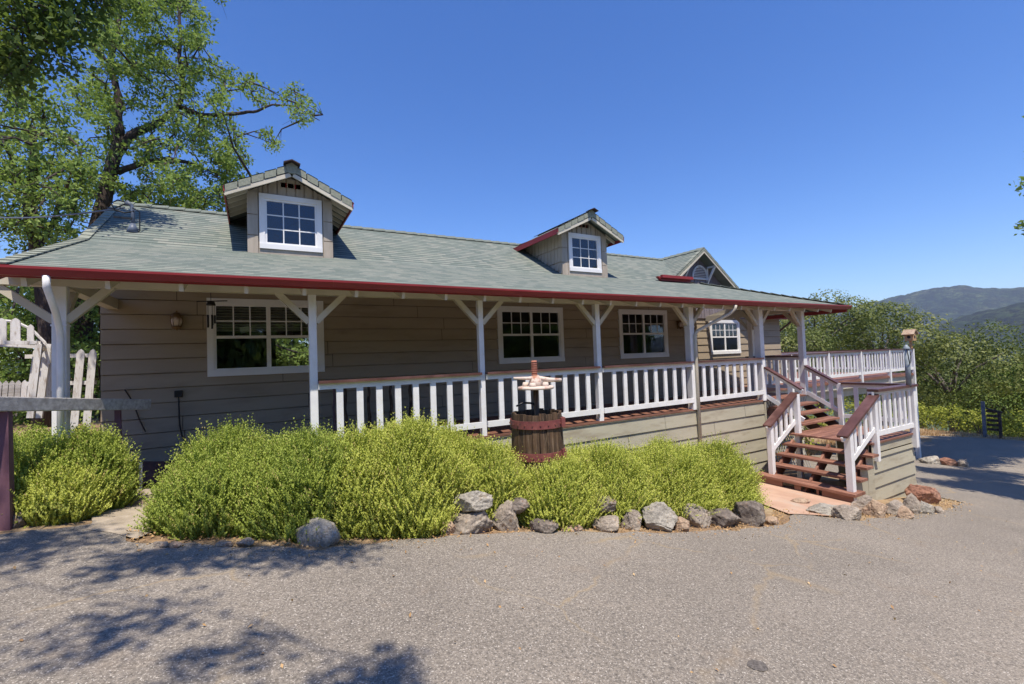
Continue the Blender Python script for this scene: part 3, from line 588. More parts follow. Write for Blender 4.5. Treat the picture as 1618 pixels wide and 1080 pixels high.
# utilities on the wall
q = MB(); p0 = onY(282,622,8.5); p0 = Vector(p0); q.box(p0.x-.05, p0.x+.05, 8.49, 8.535, p0.z-.05, p0.z+.05); q.tube([(p0.x,8.5,p0.z-.04)]+[tuple(onY(a, b_, 8.5)) for a, b_ in ((283,650),(284,672),(288,690),(297,703),(325,700),(345,697))], .011, 6); q.obj('outlet_cord', M['black'], house)
q = MB(); q.tube([tuple(onY(a, b_, 8.5)) for a, b_ in ((197,615),(205,627),(212,640),(220,662),(228,678),(230,682))], .010, 6); q.obj('outlet_cord', M['black'], house)
# ---- dormers
def dormer(cx, w, apz, name_label, wz, ww, pitch=.51, yf=8.4, yo=8.08, eave=.33):
    hw = w/2; D = MB(); zt = lambda x: apz-.09-pitch*abs(x-cx); yb = 10.45; rz = lambda y: (KZ+.5771*(y-KY)) if y > KY else EZ+.3415*(y-EY)
    zb = 1.78
    wx0, wx1, wz0, wz1 = cx-ww/2+.05, cx+ww/2-.05, wz[0]+.05, wz[1]-.05
    # vertical boards: full strips beside the window, short ones above and below
    n = 9; st = w/n
    for i in range(n):
        a = cx-hw+i*st; b = a+st
        def top(p): return zt(p)
        parts = [(a, b)] if b <= wx0 or a >= wx1 else [(max(a, cx-hw), min(b, cx+hw))]
        inside = not (b <= wx0+.001 or a >= wx1-.001)
        if not inside:
            D.prism([(a+.011,yf-.022,zb),(b-.011,yf-.022,zb),(b-.011,yf-.022,top(b)),(a+.011,yf-.022,top(a))], (0,.02,0))
        else:
            for (u, v_) in ((a, min(b, wx0)), (max(a, wx0), min(b, wx1)), (max(a, wx1), b)):
                if v_-u < .01: continue
                if u >= wx0-.001 and v_ <= wx1+.001:
                    D.prism([(u+.011,yf-.022,wz1),(v_-.011,yf-.022,wz1),(v_-.011,yf-.022,top(v_)),(u+.011,yf-.022,top(u))], (0,.02,0)); D.box(u, v_, yf-.01, yf, zb, wz0)
                else: D.prism([(u+.002,yf-.022,zb),(v_-.002,yf-.022,zb),(v_-.002,yf-.022,top(v_)),(u+.002,yf-.022,top(u))], (0,.02,0))
    # backing skin with opening
    for x0, x1, z0, z1 in ((cx-hw,wx0,zb,zt(cx-hw)),(wx1,cx+hw,zb,zt(cx+hw)),(wx0,wx1,zb,wz0)): D.box(x0, x1, yf, yf+.04, z0, z1)
    D.prism([(wx0,yf,wz1),(wx1,yf,wz1),(wx1,yf,zt(wx1)),(cx,yf,zt(cx)),(wx0,yf,zt(wx0))], (0,.04,0))
    D.face([(cx-hw,yf+.01,zt(cx-hw)),(wx0,yf+.01,zt(cx-hw)),(wx0,yf+.01,zt(wx0))]); D.face([(wx1,yf+.01,zt(cx+hw)),(cx+hw,yf+.01,zt(cx+hw)),(wx1,yf+.01,zt(wx1))])
    # side walls of wide boards in three courses
    for s in (-1, 1):
        xs_ = cx+s*hw; y = yf
        D.prism([(xs_,yf,zb),(xs_,yb,rz(yb)-.02),(xs_,yb,zt(xs_)+.03),(xs_,yf,zt(xs_)+.03)], (-s*.04,0,0))
        for k, (za, zc) in enumerate(((1.8,2.16),(2.16,2.5),(2.5,2.98))):
            y = yf+.0; j = 0
            while y < yb-.2:
                bwid = (.13, .16, .12, .15)[(j+k) % 4]; y2 = y+bwid; zlow = max(za+.004, rz(y2)-.03)
                ztop_ = min(zc-.014, zt(xs_)+.02)
                if zlow < ztop_-.02: D.hexa([(xs_+s*.002,y+.003,zlow),(xs_+s*.026,y+.011,zlow),(xs_+s*.026,y2-.011,zlow),(xs_+s*.002,y2-.003,zlow),(xs_+s*.002,y+.003,ztop_),(xs_+s*.014,y+.011,ztop_),(xs_+s*.014,y2-.011,ztop_),(xs_+s*.002,y2-.003,ztop_)])
                y = y2; j += 1
    dm = D.obj('dormer', M['wood_siding'], house); dm['label'] = name_label
    # corner boards
    cbm = MB()
    for s in (-1, 1): cbm.box(min(cx+s*(hw-.12), cx+s*(hw+.030)), max(cx+s*(hw-.12), cx+s*(hw+.030)), yf-.036, yf+.0, zb-.03, 2.13)
    for s in (-1, 1):
        for z0_, z1_ in ((2.145,2.47),(2.485,zt(cx+hw)-.02)): cbm.box(min(cx+s*(hw-.12), cx+s*(hw+.030)), max(cx+s*(hw-.12), cx+s*(hw+.030)), yf-.036, yf+.0, z0_, z1_)
    cbm.box(cx-hw+.13, cx+hw-.13, yf-.035, yf-.012, zb+.02, wz[0]-.005)
    cbm.obj('corner_board', M['wood_siding'], dm)
    e = hw+eave; R1 = MB(); zE = apz-pitch*e
    R1.slab([(cx,yo,apz),(cx-e,yo,zE),(cx-e,yb+.05,zE),(cx,yb+.05,apz)], .05); R1.slab([(cx,yo,apz),(cx+e,yo,zE),(cx+e,yb+.05,zE),(cx,yb+.05,apz)], .05)
    R1.obj('dormer_roof', M['shingle'], dm)
    global CAP_SHADE
    CAP_SHADE = MB(); c = MB(); rakecaps(c, (cx-.05,yo,apz-.02), (cx-e,yo,zE), .14, .12, .20); rakecaps(c, (cx+.05,yo,apz-.02), (cx+e,yo,zE), .14, .12, .20)
    c.prism([(cx-.09,yo-.02,apz-.015),(cx,yo-.02,apz+.035),(cx+.09,yo-.02,apz-.015),(cx+.05,yo-.02,apz-.14),(cx-.05,yo-.02,apz-.14)], (0,.018,0))
    c.obj('cap_tile', M['captile'], dm); CAP_SHADE.obj('cap_shade_strip', M['black'], dm)  # black strip paints the shade in the tile gaps
    c = MB(); c.beam((cx,yo-.035,apz+.048), (cx-.12,yo-.035,apz-.005), .16, .016); c.beam((cx,yo-.035,apz+.048), (cx+.12,yo-.035,apz-.005), .16, .016)
    y = yo+.1
    while y < yb: c.beam((cx,y,apz+.03), (cx-.11,y,apz-.02), .2, .014); c.beam((cx,y,apz+.03), (cx+.11,y,apz-.02), .2, .014); y += .21
    c.obj('peak_cap', M['peak'], dm)
    for s in (-1, 1):
        x = cx+s*(e+.008); f = MB(); f.box(min(x, x-s*.02), max(x, x-s*.02), yo-.0, yb+.05, zE-.115, zE+.005); f.obj('dormer_fascia', M['red2'], dm)
        y = yo+.06
        while y < yb-.9: f = MB(); f.beam((cx+s*(hw+.01),y,apz-pitch*(hw+.01)-.085), (cx+s*(e-.02),y,zE-.075), .035, .06); f.obj('dormer_rafter', M['cream'], dm); y += .25
        f = MB(); f.beam((cx+s*.02,yo+.015,apz-.16), (cx+s*e,yo+.015,zE-.15+.03), .03, .06); f.obj('bargeboard', M['cream'], dm)
    v_ = MB(); zv = (wz[1]+apz-.09)/2+.02
    for k in (-1, 0, 1): v_.box(cx+k*.105-.045, cx+k*.105+.045, yf-.022, yf-.011, zv-.04, zv+.04)
    v_.obj('vent', M['red'], dm)
    wd = window('window', cx-ww/2, cx+ww/2, wz[0], wz[1], yf-.005, house, 'nine pane window in the '+('left' if cx < 3 else 'right')+' dormer', tw=.08, units=1, grid=(3,3), full=True)
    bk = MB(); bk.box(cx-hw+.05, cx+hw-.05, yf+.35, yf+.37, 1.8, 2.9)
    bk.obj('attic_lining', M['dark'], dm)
dormer(.575, 1.23, 3.27, 'left dormer with three red vent blocks above a nine pane window', (1.93,2.84), .95)
dormer(6.80, 1.27, 3.30, 'right dormer with its shingled side wall seen from the left', (1.95,2.84), .95)
# ================================================================ STAIRS
ST = thing('porch_stairs', (10.8, 5.0, -2.9), 'redwood L-shaped stairs with white railings and khaki boxed landing beside the porch', 'stairs')
LZ = -1.86; LX0, LX1, LY0, LY1 = 10.12, 12.0, 4.22, 5.72
l = MB(); y = LY0
while y < LY1-.05: l.box(LX0-.02, LX1, y, y+.135, LZ-.035, LZ); y += .14
l.obj('landing', M['deckwood'], ST)
l = MB(); l.box(LX0, LX1-.02, LY0+.03, LY0+.07, LZ-.2, LZ-.04); siding(l, LX0+.02, LX1-.05, -3.35, LZ-.22, LY0+.05, expo=.27, zref=-3.24, lip=.028)
siding(l, LY0+.06, LY1, -3.35, LZ-.04, LX1-.05, expo=.27, zref=-3.24, lip=.028, axis='y', sgn=1); l.box(LX0, LX0+.04, LY0+.02, LY0+.08, -3.3, LZ-.04)
for k in range(4): l.box(LX0-.235*(k+1)+.01, LX0-.235*k, LY0+.015, LY0+.035, -2.98, LZ-.185*(k+1)-.046)
l.obj('stair_skirt', M['skirt'], ST)
for k in range(4):                                      # lower flight
    z = LZ-.185*(k+1); x = LX0-.235*k; t = MB()
    if k < 3: t.box(x-.27, x-.005, LY0-.09, LY1+.06, z-.042, z); t.obj('tread', M['deckwood_y'], ST)
    else: t.box(x-.36, x-.005, LY0-.14, LY1+.22, z-.05, z); o_ = t.obj('tread', M['deckwood_y'], ST)
xb = LX0-.235*3-.33
for y0_, y1_, dx_ in ((LY0-.08,LY0+.42,0),(LY1-.35,LY1+.16,0),(4.70,4.74,.01),(5.02,5.14,.01)): t = MB(); t.box(xb+dx_, xb+.03+dx_, y0_, y1_, -2.86, -2.655); t.obj('bottom_riser', M['deckwood_y'], ST)
for yy in (LY0+.10, (LY0+LY1)/2, LY1-.05):
    t = MB(); t.beam((LX0+.02,yy,LZ-.2), (LX0-.95,yy,-2.86), .045, .22); t.obj('stringer', M['deckwood'], ST)
t = MB(); t.beam((9.55,4.32,-2.48), (9.85,4.62,-2.50), .16, .012); t.obj('loose_board', M['barewood'], ST)
for k in range(3):                                      # upper flight
    z = DK-.165*(k+1); y = 6.42-.235*k; t = MB(); t.box(10.50, 12.18, y-.27, y-.005, z-.042, z); t.obj('tread', M['deckwood'], ST)
for xx in (10.52, 11.3, 12.12):
    t = MB(); t.beam((xx,6.45,DK-.25), (xx,5.68,LZ-.12), .045, .2); t.obj('stringer', M['cap'], ST)
def newel(x, y, z0, z1, w=.10, h=None):
    b = MB(); b.box(x-w/2, x+w/2, y-w/2, y+w/2, z0, z1); b.obj('newel_post', M['white'], ST, bevel=.005)
# upper flight rails (along Y)
railing((10.46,6.42,0), (10.46,5.62,0), 2, ST, ztop=-.44, zbot=-1.12, z2=-.92)
railing((12.16,6.42,0), (12.16,5.68,0), 3, ST, ztop=-.47, zbot=-1.14, z2=-.90)
newel(12.14, 5.66, LZ-.2, -.90); newel(10.28, 5.66, -2.9, -1.02); newel(10.24, LY0+.0, LZ-.35, -1.0); newel(11.92, LY0+.0, LZ-.3, -.90, .11)
# landing guard rails
railing((12.14,5.6,0), (12.14,4.25,0), 4, ST, ztop=-.885, zbot=-1.66, capw=.16, capt=.045); railing((10.24,LY0,0), (11.98,LY0,0), 7, ST, ztop=-.875, zbot=-1.70, capw=.19, capt=.05)
# lower flight rails (along X)
railing((10.30,5.70,0), (9.22,5.70,0), 4, ST, ztop=-1.0, zbot=-1.58, z2=-1.61, capw=.17, tb=.90, capt=.045); newel(9.32, 5.70, -2.86, -1.60)
railing((10.30,LY0,0), (9.02,LY0,0), 4, ST, ztop=-.96, zbot=-1.56, z2=-1.61, capw=.17, tb=.82, capt=.045); newel(9.24, LY0, -2.84, -1.57, .11)
# ================================================================ FAR DECK
FD = thing('raised_deck', (17.8, 10.0, -4.2), 'long raised redwood deck with white railings beyond the porch stairs', 'deck')
fdx0, fdx1, fdy0, fdy1 = 12.30, 23.3, 8.1, 12.6
d = MB(); y = fdy0
while y < fdy1: 
    x0_ = 16.2 if y > 9.3 else fdx0
    d.box(x0_, fdx1, y, y+.135, DK-.035, DK); y += .14
d.obj('deck_floor', M['deckwood'], FD)
d = MB(); d.box(fdx0, fdx1, fdy0+.05, fdy0+.09, DK-.30, DK-.04); d.box(fdx1-.06, fdx1-.02, fdy0+.09, fdy1, DK-.30, DK-.04); d.box(12.5, fdx1+.3, fdy0+.35, fdy0+.45, DK-.62, DK-.32); d.obj('deck_beam', M['cream'], FD)
d = MB(); d.box(fdx0, fdx1+.02, fdy0-.02, fdy0+.045, DK-.09, DK-.037); d.obj('edge_board', M['deckwood'], FD)
for x in (13.4, 15.8, 18.2, 20.6, 23.2):
    b = MB(); b.box(x-.07, x+.07, fdy0+.46, fdy0+.6, gh(x, fdy0)-.2, DK-.34); b.obj('deck_post', M['cream'], FD)
b = MB(); b.box(23.55, 23.68, 8.2, 8.33, -4.75, DK-.05); b.obj('deck_post', M['white'], FD)
secs = [(12.32, 14.5), (14.5, 16.7), (16.7, 18.9), (18.9, 21.1), (21.1, 23.2)]
for a, b_ in secs:
    railing((a+.04,fdy0,0), (b_-.04,fdy0,0), 9, FD, bw=.07); b = MB(); b.box(b_-.05, b_+.05, fdy0-.05, fdy0+.05, DK-.30, -.22); b.obj('rail_post', M['white'], FD)
def back_rail(p, q, n):
    p = Vector(p); q = Vector(q); r = MB(); r.beam((p.x,p.y,-.225), (q.x,q.y,-.225), .13, .035); root = r.obj('back_rail_cap', M['cap'], FD)
    r = MB(); r.beam((p.x,p.y,-.28), (q.x,q.y,-.28), .035, .08); r.beam((p.x,p.y,-1.02), (q.x,q.y,-1.02), .04, .08)
    for i in range(n): t = p.lerp(q, (i+.5)/n); r.box(t.x-.04, t.x+.04, t.y-.016, t.y+.016, -1.0, -.3)
    r.obj('back_railing', M['white'], FD)
back_rail((16.3,12.5,0), (23.2,12.5,0), 27)
railing((23.25,fdy0+.06,0), (23.25,12.4,0), 16, FD, bw=.07)
# ================================================================ FIXTURES
def lantern(x, z, label):
    y = 8.53; L = thing('wall_lantern', (x, y, z), label, 'wall lamp', 'brass lanterns on the porch wall')
    a = MB(); a.box(x-.045, x+.045, y-.02, y, z-.12, z+.10); a.tube([(x,y-.02,z-.08),(x,y-.09,z-.13),(x,y-.11,z-.10)], .010, 6); a.obj('mount', M['brass'], L)
    b = MB(); b.tube([(x,y-.11,z-.115),(x,y-.11,z-.09),(x,y-.11,z-.075)], [.055,.07,.06], 12); b.tube([(x,y-.11,z+.055),(x,y-.11,z+.07),(x,y-.11,z+.12),(x,y-.11,z+.135)], [.085,.08,.04,.012], 12); b.tube([(x,y-.11,z+.135),(x,y-.11,z+.155)], .012, 6)
    for k in range(6): an = k*math.pi/3; b.tube([(x+.06*math.cos(an),y-.11+.06*math.sin(an),z-.08),(x+.078*math.cos(an),y-.11+.078*math.sin(an),z),(x+.07*math.cos(an),y-.11+.07*math.sin(an),z+.06)], .005, 4)
    b.obj('cage', M['brass'], L, True)
    c = MB(); c.tube([(x,y-.11,z-.075),(x,y-.11,z-.03),(x,y-.11,z+.02),(x,y-.11,z+.055)], [.045,.068,.068,.05], 14); c.obj('globe', M['rust'], L, True)
lantern(-1.01, .74, 'brass wall lantern left of the wide window with the blind'); lantern(10.03, .74, 'dark brass wall lantern at the right end of the porch wall')
x, y, z = -.53, 7.75, .93
wc = thing('wind_chime', (x, y, z), 'black wind chime hanging before the upper left corner of the wide porch window', 'wind chime')
a = MB(); a.beam((x-.17,y,z+.03), (x+.2,y,z+.05), .03, .012); a.tube([(x,y,z+.03),(x,y,z+.28),(x,y,1.48)], .004, 5); a.tube([(x,y,z-.02),(x,y,z+.03)], [.06,.045], 10); a.obj('crossbar', M['black'], wc)
for k in range(5):
    an = k*1.2566; xx, yy = x+.045*math.cos(an), y+.045*math.sin(an); a = MB(); a.tube([(xx,yy,z-.02),(xx,yy,z-.16)], .0025, 4); a.tube([(xx,yy,z-.16),(xx,yy,z-.28-.02*k)], .012, 7); a.obj('chime_tube', M['black'], wc)
# wooden poles standing behind the railing
spots = [(527,600,690,.024),(545,606,688,.03),(582,608,685,.03),(617,606,685,.03),(648,604,682,.034)]
labs = ['dark slim wooden pole leaning behind the first baluster of the porch railing', 'brown debarked pole leaning just right of the darkest pole behind the railing', 'middle one of the five brown poles leaning behind the porch railing', 'fourth brown pole from the left leaning behind the porch railing', 'thickest brown pole, rightmost of the poles behind the porch railing']
for (px, ya, yb_, r), lb in zip(spots, labs):
    t_ = Vector(onY(px, ya, 8.3)); b_ = Vector(onY(px+2, yb_, 8.0)); b_.z = DK; q = MB(); pts = [b_.lerp(t_, i/6)+Vector((.012*math.sin(i*2+px), 0, 0)) for i in range(7)]; q.tube(pts, [r*(1.05-.05*i) for i in range(7)], 10)
    o = q.obj('wooden_pole', M['brownwood'] if px > 530 else M['cap'], None, True); tag(o, lb, 'pole', 'wooden poles leaning on the porch wall')
# ================================================================ WINE PRESS
wx, wy, wz0 = 3.22, 5.1, gh(3.3, 5.1); WP = thing('wine_press', (wx, wy, wz0), 'old wooden wine press basket with maroon iron hoops and a rusty screw among the rosemary', 'wine press')
rb, zt_, zb_ = .335, -.72, -1.62
ns = 23
for k in range(ns):
    a0 = 2*math.pi*k/ns; s = MB(); ww_ = .088; jit = rnd(-.012, .012); rr0 = rb+rnd(-.004, .004); dx, dy = math.cos(a0), math.sin(a0); tx, ty = -dy, dx
    top_ = zt_+jit; P = []
    for (zz, rad) in ((zb_, rr0+.02), (top_, rr0-.01)):
        for i, j in ((-1,0),(1,0),(1,1),(-1,1)): P.append((wx+dx*(rad-j*.024)+tx*i*ww_*.47, wy+dy*(rad-j*.024)+ty*i*ww_*.47, zz))
    s.hexa(P); s.obj('stave', M['brownwood'], WP)
split = -1.02                                          # angle where the two half baskets meet
for zc in (zt_-.13, zt_-.53):
    h = MB(); n = 60
    for i in range(n):
        a0 = split+.04+(2*math.pi-.08)*i/n; a1 = split+.04+(2*math.pi-.08)*(i+1)/n; r0 = rb+.014
        h.hexa([(wx+r*math.cos(a), wy+r*math.sin(a), z) for z in (zc-.05, zc+.05) for a, r in ((a0,r0-.006),(a1,r0-.006),(a1,r0+.006),(a0,r0+.006))])
    for i in range(22):
        a0 = split+.15+i*2*math.pi/22; 
        for dz in (-.0,): h.tube([(wx+(rb+.018)*math.cos(a0), wy+(rb+.018)*math.sin(a0), zc), (wx+(rb+.03)*math.cos(a0), wy+(rb+.03)*math.sin(a0), zc)], .010, 6)
    a0 = split; h.box(wx+(rb+.02)*math.cos(a0)-.03, wx+(rb+.02)*math.cos(a0)+.03, wy+(rb+.02)*math.sin(a0)-.035, wy+(rb+.02)*math.sin(a0)+.0, zc-.045, zc+.07)
    h.obj('hoop', M['hoop'], WP)
s = MB(); s.tube([(wx,wy,-1.62),(wx,wy,-.38)], .036, 12); s.obj('press_screw', M['brownwood'], WP, True)
s = MB(); s.tube([(wx-.01,wy,-.25),(wx-.01,wy,-.045)], .036, 12)
for k in range(7): s.tube([(wx-.01,wy,-.235+k*.028),(wx-.01,wy,-.225+k*.028)], .043, 12)
s.obj('screw_head', M['rustred'], WP, True)
s = MB(); s.tube([(wx,wy,-.42),(wx,wy,-.405),(wx,wy,-.385),(wx,wy,-.38)], [.235,.245,.235,.20], 26); s.tube([(wx,wy,-.385),(wx,wy,-.30),(wx,wy,-.24)], [.11,.075,.05], 14)
for a in (.3, 2.1, 3.9, 5.2): s.tube([(wx+.15*math.cos(a),wy+.15*math.sin(a),-.39),(wx+.15*math.cos(a),wy+.15*math.sin(a),-.33)], [.05,.035], 9)
s.obj('ratchet_wheel', M['rust'], WP, True)
s = MB(); s.tube([(wx-.30,wy+.05,-.265),(wx-.1,wy,-.275),(wx,wy,-.27)], [.017,.022,.03], 8); s.tube([(wx,wy,-.27),(wx+.2,wy-.04,-.31),(wx+.36,wy-.08,-.32)], [.03,.03,.024], 8); s.obj('press_handle', M['rust'], WP, True)
s = MB(); s.tube([(wx-.30,wy,-.62),(wx-.2,wy,-.585),(wx-.08,wy,-.60),(wx,wy,-.63)], .014, 6); s.obj('pawl_bar', M['black'], WP, True)
# ================================================================ LEFT: HITCHING RAIL, PICKETS
HR = thing('hitching_rail', (-1.6, 6.1, -1.35), 'weathered grey plank rail on maroon legs at the left edge', 'rail')
a = Vector(onY(-60,638,5.3)); b_ = Vector(onY(235,639,7.1)); s = MB(); s.beam(a, b_, .06, .125); s.obj('plank', M['greywood'], HR, bevel=.008)
for px, Y, w_ in ((8, 5.62, .10), (188, 6.82, .062)):
    t_ = Vector(onY(px, 645, Y)); s = MB(); s.beam((t_.x,t_.y+.0,gh(t_.x,Y)-.1), (t_.x-.01,t_.y,t_.z-.0), w_, w_, w2=w_*.85, h2=w_*.85); s.obj('leg', M['purple'], HR)
def picket(mb, p, q, w=.085, t=.02, tip=.07, side=None):
    p = Vector(p); q = Vector(q); d = (q-p).normalized(); L = (q-p).length; s = Vector((1,0,0)) if side is None else Vector(side); s = (s-d*s.dot(d)).normalized(); nrm = d.cross(s)
    prof = [(-w/2,0),(w/2,0),(w/2,L-tip),(w*.32,L-tip*.45),(0,L),(-w*.32,L-tip*.45),(-w/2,L-tip)]
    mb.prism([p+s*u+d*v for u, v in prof], nrm*t)
PF = thing('picket_fence', (-3.0, 9.6, -1.2), 'tall peeling white picket panel leaning behind the left porch post', 'fence')
Yp = 9.6
for x0, y0, x1, y1 in ((47,640,60,548),(77,640,89,552),(115,690,128,551),(135,690,147,551),(62,635,72,553)):
    s = MB(); P0 = Vector(onY(x0, y0, Yp)); P1 = Vector(onY(x1, y1, Yp)); picket(s, P0, P1, .095 if x0 != 62 else .07); s.obj('picket', M['picket'], PF)
for y0 in (562, 605):
    s = MB(); s.beam(onY(40, y0+1, Yp+.06), onY(152, y0-1, Yp+.06), .035, .06); s.obj('crosspiece', M['picket'], PF)
AR = thing('garden_arch', (-3.2, 8.9, -1.2), 'peeling white garden arch topped with short pickets at the left edge', 'garden arch')
s = MB(); s.beam(onY(-70,541,8.9), onY(60,541,8.9), .05, .05); s.beam(onY(-70,541,9.5), onY(66,548,9.5), .05, .05); s.beam(onY(60,541,8.9), onY(78,556,9.7), .05, .04); s.obj('crossbar', M['picket'], AR)
for x0 in (-35, 2, 24, 48):
    s = MB(); picket(s, onY(x0, 539, 8.88), onY(x0, 502 if x0 != 48 else 512, 8.88), .10 if x0 != 48 else .07, tip=.05); s.obj('picket', M['picket'], AR)
s = MB(); s.tube([onY(-10,505,9.3),onY(25,508,9.3),onY(50,520,9.3),onY(70,540,9.3),onY(78,556,9.3),onY(78,575,9.3)], .02, 6); s.obj('hoop', M['picket'], AR)
for x0, x1, Y in ((48,62,8.9),(62,77,9.5)):
    s = MB(); s.beam(onY(x0, 660, Y), onY(x1, 543, Y), .07, .05); s.obj('upright', M['picket'], AR)
LF = thing('low_picket_fence', (-4.2, 11.5, -1.2), 'low weathered picket fence behind the garden arch', 'fence')
for k in range(9):
    x0 = -12+k*10; s = MB(); picket(s, onY(x0-2, 640, 11.6), onY(x0+1, 602-k*.4, 11.6), .09, tip=.08); s.obj('picket', M['greywood'] if k < 5 else M['picket'], LF)
s = MB(); s.beam(onY(-15,612,11.65), onY(75,612,11.65), .03, .06); s.beam(onY(-15,632,11.65), onY(75,632,11.65), .03, .06); s.obj('crosspiece', M['greywood'], LF)
RB = thing('raised_bed', (-2.6, 9.2, -1.3), 'low raised bed of weathered boards behind the left porch post', 'raised bed')
s = MB(); s.beam((-4.6,8.95,-1.12), (-2.95,9.05,-.98), .04, .2); s.beam((-3.0,9.1,-1.05), (-2.0,9.2,-1.05), .04, .2); s.obj('board', M['greywood'], RB)
s = MB()
for x0, Y in ((-3.0,9.0),(-2.45,9.1),(-2.05,9.15)): s.box(x0-.05, x0+.05, Y-.05, Y+.05, -1.4, -.92)
s.obj('stake', M['barewood'], RB)
# small stakes by the path
for (px, y0, y1), lb in zip(((222,772,731),(254,812,788)), ('thin white stake standing by the path near the house wall', 'short pale pipe stub at the left end of the long rosemary bed')):
    p = Vector(onG(px, y0)); s = MB(); k = pxm(p); s.tube([p-Vector((0,0,.1)), p+Vector((.005,0,(y0-y1)/k))], .016, 8); tag(s.obj('stake', M['white'], None), lb, 'stake')
# grey pole on the landing corner, birdhouse on the far deck
x, y = 11.62, 4.15; GP = thing('plant_pole', (x, y, -.88), 'grey pole with a wire plant hook on the landing rail', 'pole')
s = MB(); s.tube([(x,y+.0,-.862),(x,y,-.12)], .046, 12); s.obj('shaft', M['polegrey'], GP, True)
s = MB(); s.tube([(x,y,-.12),(x,y,-.10),(x,y,-.06),(x,y,-.03)], [.06,.06,.035,.02], 12); s.obj('finial', M['polegrey'], GP, True)
s = MB(); s.tube([(x-.05,y-.03,-.13),(x-.10,y-.05,-.2),(x-.09,y-.06,-.33),(x-.03,y-.05,-.42),(x+.05,y-.04,-.36),(x+.10,y-.03,-.26),(x+.09,y-.02,-.15)], .009, 6); s.obj('hook', M['black'], GP, True)
x, y = 23.1, 8.1; BH = thing('birdhouse', (x, y, -.2), 'small wooden birdhouse on the corner of the far deck rail', 'birdhouse')
s = MB(); s.box(x-.14, x+.14, y-.14, y+.14, .10, .38); s.prism([(x-.14,y-.14,.38),(x+.14,y-.14,.38),(x,y-.14,.5)], (0,.28,0)); s.tube([(x,y,-.2),(x,y,.1)], .05, 8); s.obj('nest_box', M['barewood'], BH)
s = MB(); s.beam((x,y-.2,.53), (x,y+.2,.53), .02, .02); s.prism([(x-.24,y-.2,.34),(x,y-.2,.53),(x,y-.2,.56),(x-.26,y-.2,.36)], (0,.4,0)); s.prism([(x+.24,y-.2,.34),(x,y-.2,.53),(x,y-.2,.56),(x+.26,y-.2,.36)], (0,.4,0)); s.obj('pitched_roof', M['rock_tan'], BH)
s = MB(); s.tube([(x-.141,y,.25),(x-.15,y,.25)], .06, 12); s.tube([(x,y-.141,.25),(x,y-.15,.25)], .06, 12); s.obj('entrance_hole', M['black'], BH)
x, y, z = 31.2, 8.27, -4.75; GT = thing('garden_gate', (x, y, z), 'dark slatted wooden gate with a tall post beside the drive', 'gate')
s = MB(); s.box(x-.06, x+.06, y-.06, y+.06, z-.3, z+1.75); s.obj('post', M['galv'], GT)
s = MB(); s.box(x-.06, x+.06, y-.60, y-.50, z-.3, z+1.25); s.obj('post', M['bark'], GT)
s = MB()
for k in range(5): s.box(x-.02, x+.02, y-.52, y-.1, z+.35+k*.22, z+.47+k*.22)
s.beam((x,y-.1,z+1.42), (x,y-.66,z+1.27), .12, .06); s.obj('slat', M['bark'], GT)
# overhead service cable
s = MB(); A = Vector((-1.72,9.0,2.55)); Bp = Vector(onY(-260,265,14)); s.tube([A.lerp(Bp, i/14)-Vector((0,0,.5*math.sin(math.pi*i/14))) for i in range(15)], .014, 5); tag(s.obj('power_cable', M['galv'], None), 'grey twisted overhead cable running from the roof mast into the trees', 'cable')
# ================================================================ ROCKS
random.seed(11)
def rock(px, yb, wpx, hpx, mat, label, seed, deep=1.0, sink=.42, lift=0, rz=0, group=None):
    p = Vector(onG(px, yb)) if px < 1440 or yb > 760 else Vector(onG(px, yb))
    k = pxm(p); a, h = wpx/k/2*(1.0 if px < 1240 else .92), hpx/k*(.80 if px < 840 or px > 1240 else .64); bm = bmesh.new(); bmesh.ops.create_icosphere(bm, subdivisions=5, radius=1); off = Vector((seed*7.3, seed*3.1, seed))
    planes = []; rs = random.Random(seed)
    for _ in range(15): n = Vector((rs.gauss(0,1), rs.gauss(0,1), rs.gauss(0,.8))).normalized(); planes.append((n, rs.uniform(.58,.92) if seed != 1 else rs.uniform(.85,1.0)))
    for v in bm.verts:
        c = v.co.copy(); d = c.normalized(); r = 1+.22*noise.noise(d*1.3+off)
        c = d*r
        for n, l in planes:
            e = c.dot(n)-l
            if e > 0: c -= n*e*.96
        c += (.35 if seed == 1 else 1)*d*(.07*noise.noise(d*3.5+off)+.05*noise.noise(d*8+off)+.03*noise.noise(d*17+off)+.015*noise.noise(d*37+off)); v.co = c
    up = h*(1+sink)/2; cz = p.z+h-up+lift
    Rz = Matrix.Rotation(YAW*-1+rz, 3, 'Z')
    for v in bm.verts: v.co = Rz @ Vector((v.co.x*a*1.12, v.co.y*a*deep*.9, v.co.z*up*1.12))
    me = bpy.data.meshes.new('rock'); bm.to_mesh(me); bm.free(); me.shade_smooth(); me.materials.append(M[mat]); o = bpy.data.objects.new('rock', me); C.objects.link(o)
    fw = Vector((math.sin(YAW), math.cos(YAW), 0)); o.location = Vector((p.x, p.y, cz))+fw*a*deep*.6
    return tag(o, label, 'rock', group or 'stones edging the planting beds')
